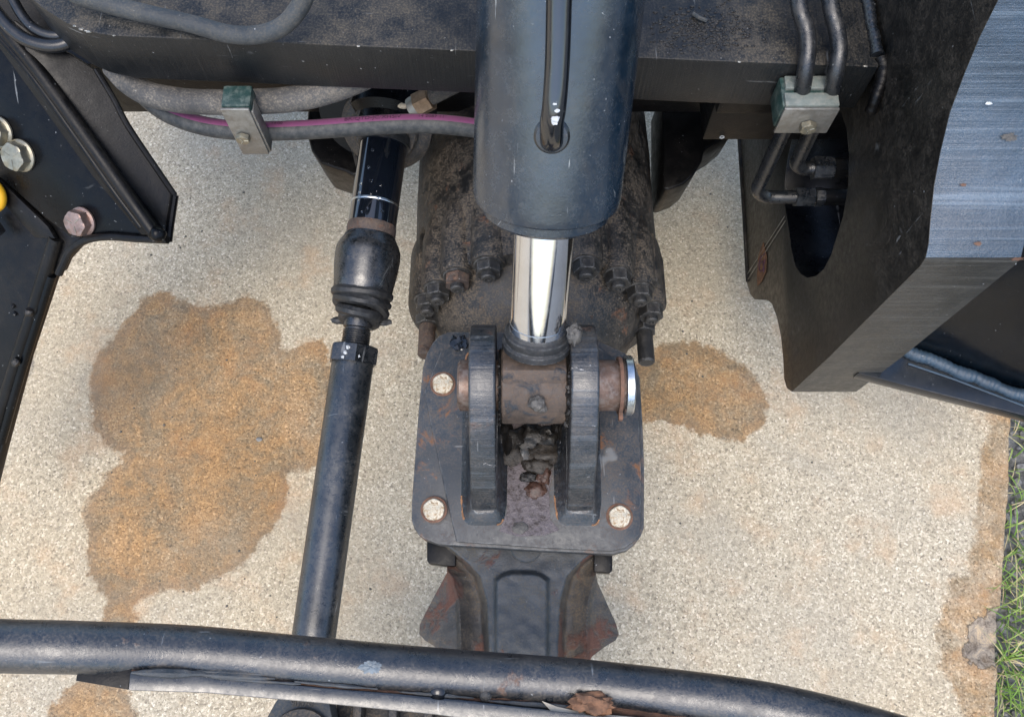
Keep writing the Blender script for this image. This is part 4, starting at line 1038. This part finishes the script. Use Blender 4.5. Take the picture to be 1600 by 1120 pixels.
# pipes through the right clamp
def pipe(label, toppx, low, ve, uend, nutpx, r=.0108):
    t_ = thing('hydraulic_pipe', label, 'pipe', low[0]-Vector((0, 0, .2)), 'black steel pipes in the right clamp')
    obj('pipe', tube(smooth_path([Pz(*p) for p in toppx]+low, 8), r, 24), M_pipe, t_)
    return t_
Yp = Yr+.026
def lowpts(u, v, uz): 
    return PY(u, v, Yp)
# left pipe
A1 = [(1240, -120, 1.02), (1247, 0, 1.0), (1259, 45, .985), (1262, 75, .975), (1258, 112, .955), ]
c1 = PY(1250, 152, Yp)
e1_ = PY(1183, 290, Yp)
xs1 = (c1.x+e1_.x)/2
lowA = [Vector((c1.x, Yp, c1.z)), Vector((xs1, Yp, PY(1225, 200, Yp).z)), Vector((e1_.x+.002, Yp, e1_.z+.02)), Vector((e1_.x+.004, Yp, e1_.z-.012)), Vector((e1_.x+.022, Yp, e1_.z-.033)), Vector((e1_.x+.05, Yp, e1_.z-.035)), Vector((e1_.x+.075, Yp, e1_.z-.035))]
t1 = pipe('left of the two black pipes, bending at a sharp elbow below the clamp', A1, lowA, 0, 0, 0)
Mh = frame(lowA[-1]-Vector((.006, 0, 0)), (1, 0, 0), Vector((0, 0, 1)))
obj('union_nut', hexa(.0165, .030, z0=.0, ch=.1), M_pipe, t1, Mh)
obj('hex_adapter', hexa(.0155, .014, z0=.032), M_pipe, t1, Mh @ Matrix.Rotation(R(20), 4, 'Z'))
obj('adapter_tube', lathe([(.0135, .044), (.0135, .13), (.001, .13)], 28), M_dark, t1, Mh)
# right pipe
A2 = [(1290, -120, 1.02), (1297, 0, 1.0), (1307, 45, .985), (1311, 80, .975), (1305, 115, .955)]
c2 = PY(1297, 152, Yp)
e2_ = PY(1243, 258, Yp+.0)
lowB = [Vector((c2.x, Yp, c2.z)), Vector(((c2.x+e2_.x)/2, Yp+.004, (c2.z+e2_.z)/2+.01)), Vector((e2_.x+.002, Yp+.006, e2_.z+.022)), Vector((e2_.x+.004, Yp+.006, e2_.z-.004)), Vector((e2_.x+.018, Yp+.006, e2_.z-.018)), Vector((e2_.x+.04, Yp+.006, e2_.z-.018))]
t2 = pipe('right of the two black pipes, ending in the upper union nut', A2, lowB, 0, 0, 0)
Mh = frame(lowB[-1]-Vector((.008, 0, 0)), (1, 0, 0), Vector((0, 0, 1)))
obj('union_nut', hexa(.0185, .030, z0=.0, ch=.1), M_pipe, t2, Mh @ Matrix.Rotation(R(-8), 4, 'Z'))
obj('hex_adapter', hexa(.0165, .018, z0=.031), M_dark, t2, Mh @ Matrix.Rotation(R(12), 4, 'Z'))
obj('adapter_tube', lathe([(.014, .048), (.014, .12), (.001, .12)], 28), M_dark, t2, Mh)

# ---------------------------------------------------------------- guard rail at the bottom
gr = thing('guard_rail', 'long black round tube rail with a flat bar along the bottom of the picture', 'rail', Pt(600, 1045, 1.0))
rp = [(-220, 1002, .915), (0, 1008.5, .938), (120, 1011, .95), (300, 1017, .985), (500, 1035, 1.005), (700, 1052, 1.02), (900, 1067, 1.03), (1080, 1087, 1.02), (1200, 1105, 1.0), (1320, 1133, .98), (1480, 1180, .95), (1700, 1250, .9)]
obj('round_tube', tube(smooth_path([Pt(u, v, t) for u, v, t in rp], 10), .0275, 48), M_rail, gr)
def below(u, v, d=.03): 
    # point just under the tube
    return Pz(u, v, ZL)
rp_z = [(u, Pt(u, v, t).z) for u, v, t in rp]
def zl(u): return float(np.interp(u, [a for a, b in rp_z], [b for a, b in rp_z]))+.016
ZL = zl(600)
bar_t = [(203, 1049), (320, 1055), (500, 1073), (680, 1088), (853, 1106), (1100, 1135), (1250, 1160)]
bar_b = [(200, 1078), (320, 1082), (500, 1098), (680, 1116), (853, 1140), (1100, 1170), (1250, 1195)]
obj('flat_bar', prism([Pz(u, v, zl(u)) for u, v in bar_t+bar_b[::-1]], (0, 0, -.012), bev=.0015), M_tube, gr)
led_t = [(196, 1030), (500, 1040), (853, 1072), (1200, 1120)]
bm = bmesh.new(); rows = []
for i in range(90):
    f = i/89; u = 206+f*1000; vt_ = np.interp(u, [p[0] for p in led_t], [p[1] for p in led_t]); vb_ = np.interp(u, [p[0] for p in bar_t], [p[1] for p in bar_t])-.3
    row = []
    for j in range(9):
        v = vt_+(vb_-vt_)*j/8; p = Pz(u, v, zl(u)-.002); p.z += .0035*noise.fractal(Vector((p.x*35, p.y*160, 0)), 1, 2, 4); row.append(bm.verts.new(p))
    rows.append(row)
for a_, b_ in zip(rows, rows[1:]):
    for j in range(8): bm.faces.new((a_[j], b_[j], b_[j+1], a_[j+1]))
bmesh.ops.solidify(bm, geom=bm.faces[:], thickness=.004)
obj('rusty_ledge', bm, M_rustflat, gr, sharp=60)
M_scale = paint('peeling_paint', base=(.03, .038, .045), amt=.9, dust=(.16, .14, .115), rough=.5, bump=.6, big=20)
for (u0, u1, v0, v1, r) in ((292, 440, 1047, 1054, .0022), (300, 430, 1052, 1060, .003), (460, 590, 1064, 1076, .002), (205, 330, 1050, 1052, .0045), (760, 930, 1094, 1108, .0025), (620, 740, 1080, 1090, .002), (330, 470, 1058, 1068, .0016)):
    pts = [Pz(u0+(u1-u0)*k/6, v0+(v1-v0)*k/6+1.5*noise.noise(Vector((k, u0, 0))), zl(u0+(u1-u0)*k/6)+.001) for k in range(7)]
    obj('paint_flake', tube(smooth_path(pts, 6), [r*(.25+abs(math.sin(math.pi*k/36))) for k in range(37)], 8, jit=.001, js=90), M_scale, gr)
obj('end_plate', prism([Pz(u, v, zl(160)-.01) for u, v in ((124, 1030), (118, 1063), (200, 1077), (206, 1040))], (0, 0, -.006), bev=.001), M_dark, gr)
for (u, v, r, m_) in ((684, 1082, .0085, M_pipegl), (758, 1086, .0065, M_nut)):
    obj('dome_bolt', lathe([(r*1.15, 0), (r*1.1, .0012), (r*.85, .003), (r*.8, .0032), (r*.5, .0042), (0, .0046)], 28), m_, gr, Matrix.Translation(Pz(u, v, zl(u)+.001)) @ Matrix.Rotation(R(15), 4, 'X'))
def on_tube(u, v, t, r, seed, mat, sq, name, off=.0):
    # snap to the top of the tube
    q = Pt(u, v, t); return obj(name, lump((0, 0, 0), r, seed, sq, 3, .5, 2.), mat, gr, frame(q, (CAM-q)))
cpt = min(smooth_path([Pt(u, v, t) for u, v, t in rp], 20), key=lambda q: abs(proj(q)[0]-580))
vw = (CAM-cpt).normalized()
sp0 = cpt+(vw*.0272+Vector((0, .002, 0)))
pt_ = Pt(579, 1043, proj(sp0)[2])
obj('paint_blob', lump((0, 0, 0), .008, 4, (1.1, .7, .12), 4, .8, 2.6), simple('blue_white_blob', (.14, .17, .19), .45), gr, frame(cpt+vw*.0278, vw))
# loose things on the rail
fk = lump(Pz(925, 1099, zl(925)+.012), .017, 11, (1.35, .65, .5), 3, .7, 1.8)
tag(obj('rust_flake', fk, M_flake), 'crumbly lump of orange brown rust lying on the rail', 'rust flake')
pl_ = [(846, 1094), (870, 1103), (910, 1112), (960, 1117), (1010, 1121), (1010, 1136), (940, 1130), (880, 1122), (862, 1112)]
tag(obj('paper_strip', prism([Pz(u, v, zl(u)+.006) for u, v in pl_], (0, 0, -.002), bev=.0006), M_straw), 'pale torn strip lying along the lower edge of the rail', 'strip')

# arm under the rail and machinery in the shade
la = thing('lower_arm', 'dark cast arm end with raised numbers under the flat bar', 'arm', Pz(480, 1130, .4))
obj('arm_casting', prism([Pz(u, v, .52) for u, v in ((432, 1092), (400, 1150), (395, 1260), (560, 1260), (530, 1180), (515, 1096), (480, 1060))], (0, 0, -.05), bev=.004), M_cast2, la)
obj('arm_boss', lathe([(.03, 0), (.045, 0), (.047, .004), (.045, .010), (.032, .012), (.03, .008)], 48, closed=True), M_cast, la, Matrix.Translation(Pz(470, 1160, .522)))
cu = bpy.data.curves.new('cast_number', 'FONT'); cu.body = '90070'; cu.size = .013; cu.extrude = .0006; cu.align_x = 'CENTER'
ob = bpy.data.objects.new('x', cu); COL.objects.link(ob); dg = bpy.context.evaluated_depsgraph_get()
me_ = bpy.data.meshes.new_from_object(ob.evaluated_get(dg)); bpy.data.objects.remove(ob); me_.materials.clear(); me_.materials.append(M_cast)
link('cast_number', me_, la, Matrix.Translation(Pz(471, 1103, .5215)))
mc = thing('drive_casting', 'dark grimy machinery in the shade under the flat bar', 'casting', Pz(640, 1150, .3))
obj('casting_block', prism([Pz(u, v, .45) for u, v in ((525, 1085), (520, 1260), (1100, 1260), (980, 1100), (900, 1060), (700, 1060))], (0, 0, -.08), bev=.006), M_cast, mc)
for k in range(5):
    u = 560+k*55; obj('casting_rib', box(Matrix.Translation(Pz(u, 1130, .47)), .014, .12, .04, .004), M_cast, mc)

# ---------------------------------------------------------------- grease and dirt in the yoke
clumps = [(789, 683, .017, M_grease, (.75, 1.5, 1.1), 'black grease clump jammed against the left ear'),
          (806, 686, .017, M_grease, (1.1, 1.0, .8), 'black shiny grease clump below the left end of the bore'),
          (830, 682, .019, M_grease, (1.2, 1.0, .7), 'wide black clump under the middle of the bore'),
          (856, 684, .017, M_grease, (1.1, 1.0, .9), 'black clump just under the bore at the right'),
          (874, 672, .015, M_grease, (.6, 1.7, 1.3), 'black clump wedged against the right ear'),
          (800, 710, .018, M_crust, (1.1, 1.0, .35), 'flat grey dirt clump at the left of the pile'),
          (852, 708, .021, M_crust, (1.2, .8, .35), 'broad grey dirt clump at the right of the pile'),
          (819, 703, .014, M_yoke, (.6, 1.3, .3), 'narrow blue grey flake in the middle of the pile'),
          (840, 727, .018, M_crust, (1.25, .7, .4), 'dark clump at the lower middle of the pile'),
          (825, 745, .010, M_grease, (1.2, .8, .4), 'small shiny black blob lower down on the plate'),
          (851, 742, .0115, M_redgrease, (.9, 1.2, .45), 'small brown grease blob near the right ear'),
          (838, 765, .0125, M_redgrease, (1.2, .9, .35), 'lowest pinkish brown grease blob on the plate')]
for i, (u, v, r, m_, sq, lab) in enumerate(clumps):
    tag(obj('grease_clump', lump(Pz(u, v, ZQ+.003), r, i+20, sq, 3, .42, 1.5), m_, sharp=60), lab, 'grease clump', 'grease and dirt clumps in the bracket')
tag(obj('stone_chip', lump(Pz(812, 824, ZQ+.003), .0095, 40, (1.3, .85, .4), 2, .35, 1.5), M_greaseg, sharp=20), 'flat grey stone chip on the plate in front of the clumps', 'stone')
ey = A.z
for i, (u, v, t, r, sq, lab) in enumerate(((838, 631, 1.19, .010, (1.1, 1, .6), 'grey squeezed grease blob on the front of the bore'), (846, 637, 1.195, .007, (1, 1, .6), 'small grey grease blob beside the larger one on the bore'), (898, 522, 1.165, .012, (.8, 1.3, .7), 'grey grease lump at the top of the right ear'))):
    q = Pt(u, v, t); tag(obj('grease_clump', lump((0, 0, 0), r, i+60, sq, 3, .4, 2., frame(Vector((0, 0, 0)), CAM-q)), M_greaseg, None, Matrix.Translation(q), sharp=60), lab, 'grease clump', 'grey grease on the pin joint')
bm = bmesh.new()
for k in range(26):
    a_ = R(75+k*5.2); y = A.y+.056*math.cos(a_); z = A.z+.056*math.sin(a_); r = rng.uniform(.003, .0062)
    b2 = lump((Xb+.004+rng.uniform(-.002, .002), y, z), r, k+90, (.9, 1, 1), 2, .6); m2 = bpy.data.meshes.new('t'); b2.to_mesh(m2); b2.free(); bm.from_mesh(m2); bpy.data.meshes.remove(m2)
    if k % 2:
        b2 = lump((Xa-.003, y, z), r*.5, k+190, (.7, 1, 1), 2, .6); m2 = bpy.data.meshes.new('t'); b2.to_mesh(m2); b2.free(); bm.from_mesh(m2); bpy.data.meshes.remove(m2)
tag(obj('grease_bead', bm, M_grease), 'ragged bead of dark grease squeezed out along the bore ends', 'grease', kind='stuff')
tag(obj('oil_cake', lump(Pz(718, 538, ZP+.004), .011, 77, (1.1, 1.2, .4), 3, .7, 2.), M_pipegl), 'shiny black oil lump at the upper left of the bracket plate', 'oil lump')
tag(obj('pebble', lump(Pz(405, 686, .002), .006, 5, (1.2, .8, .5), 2, .3), M_stone), 'tiny pale pebble on the large wet stain', 'pebble')
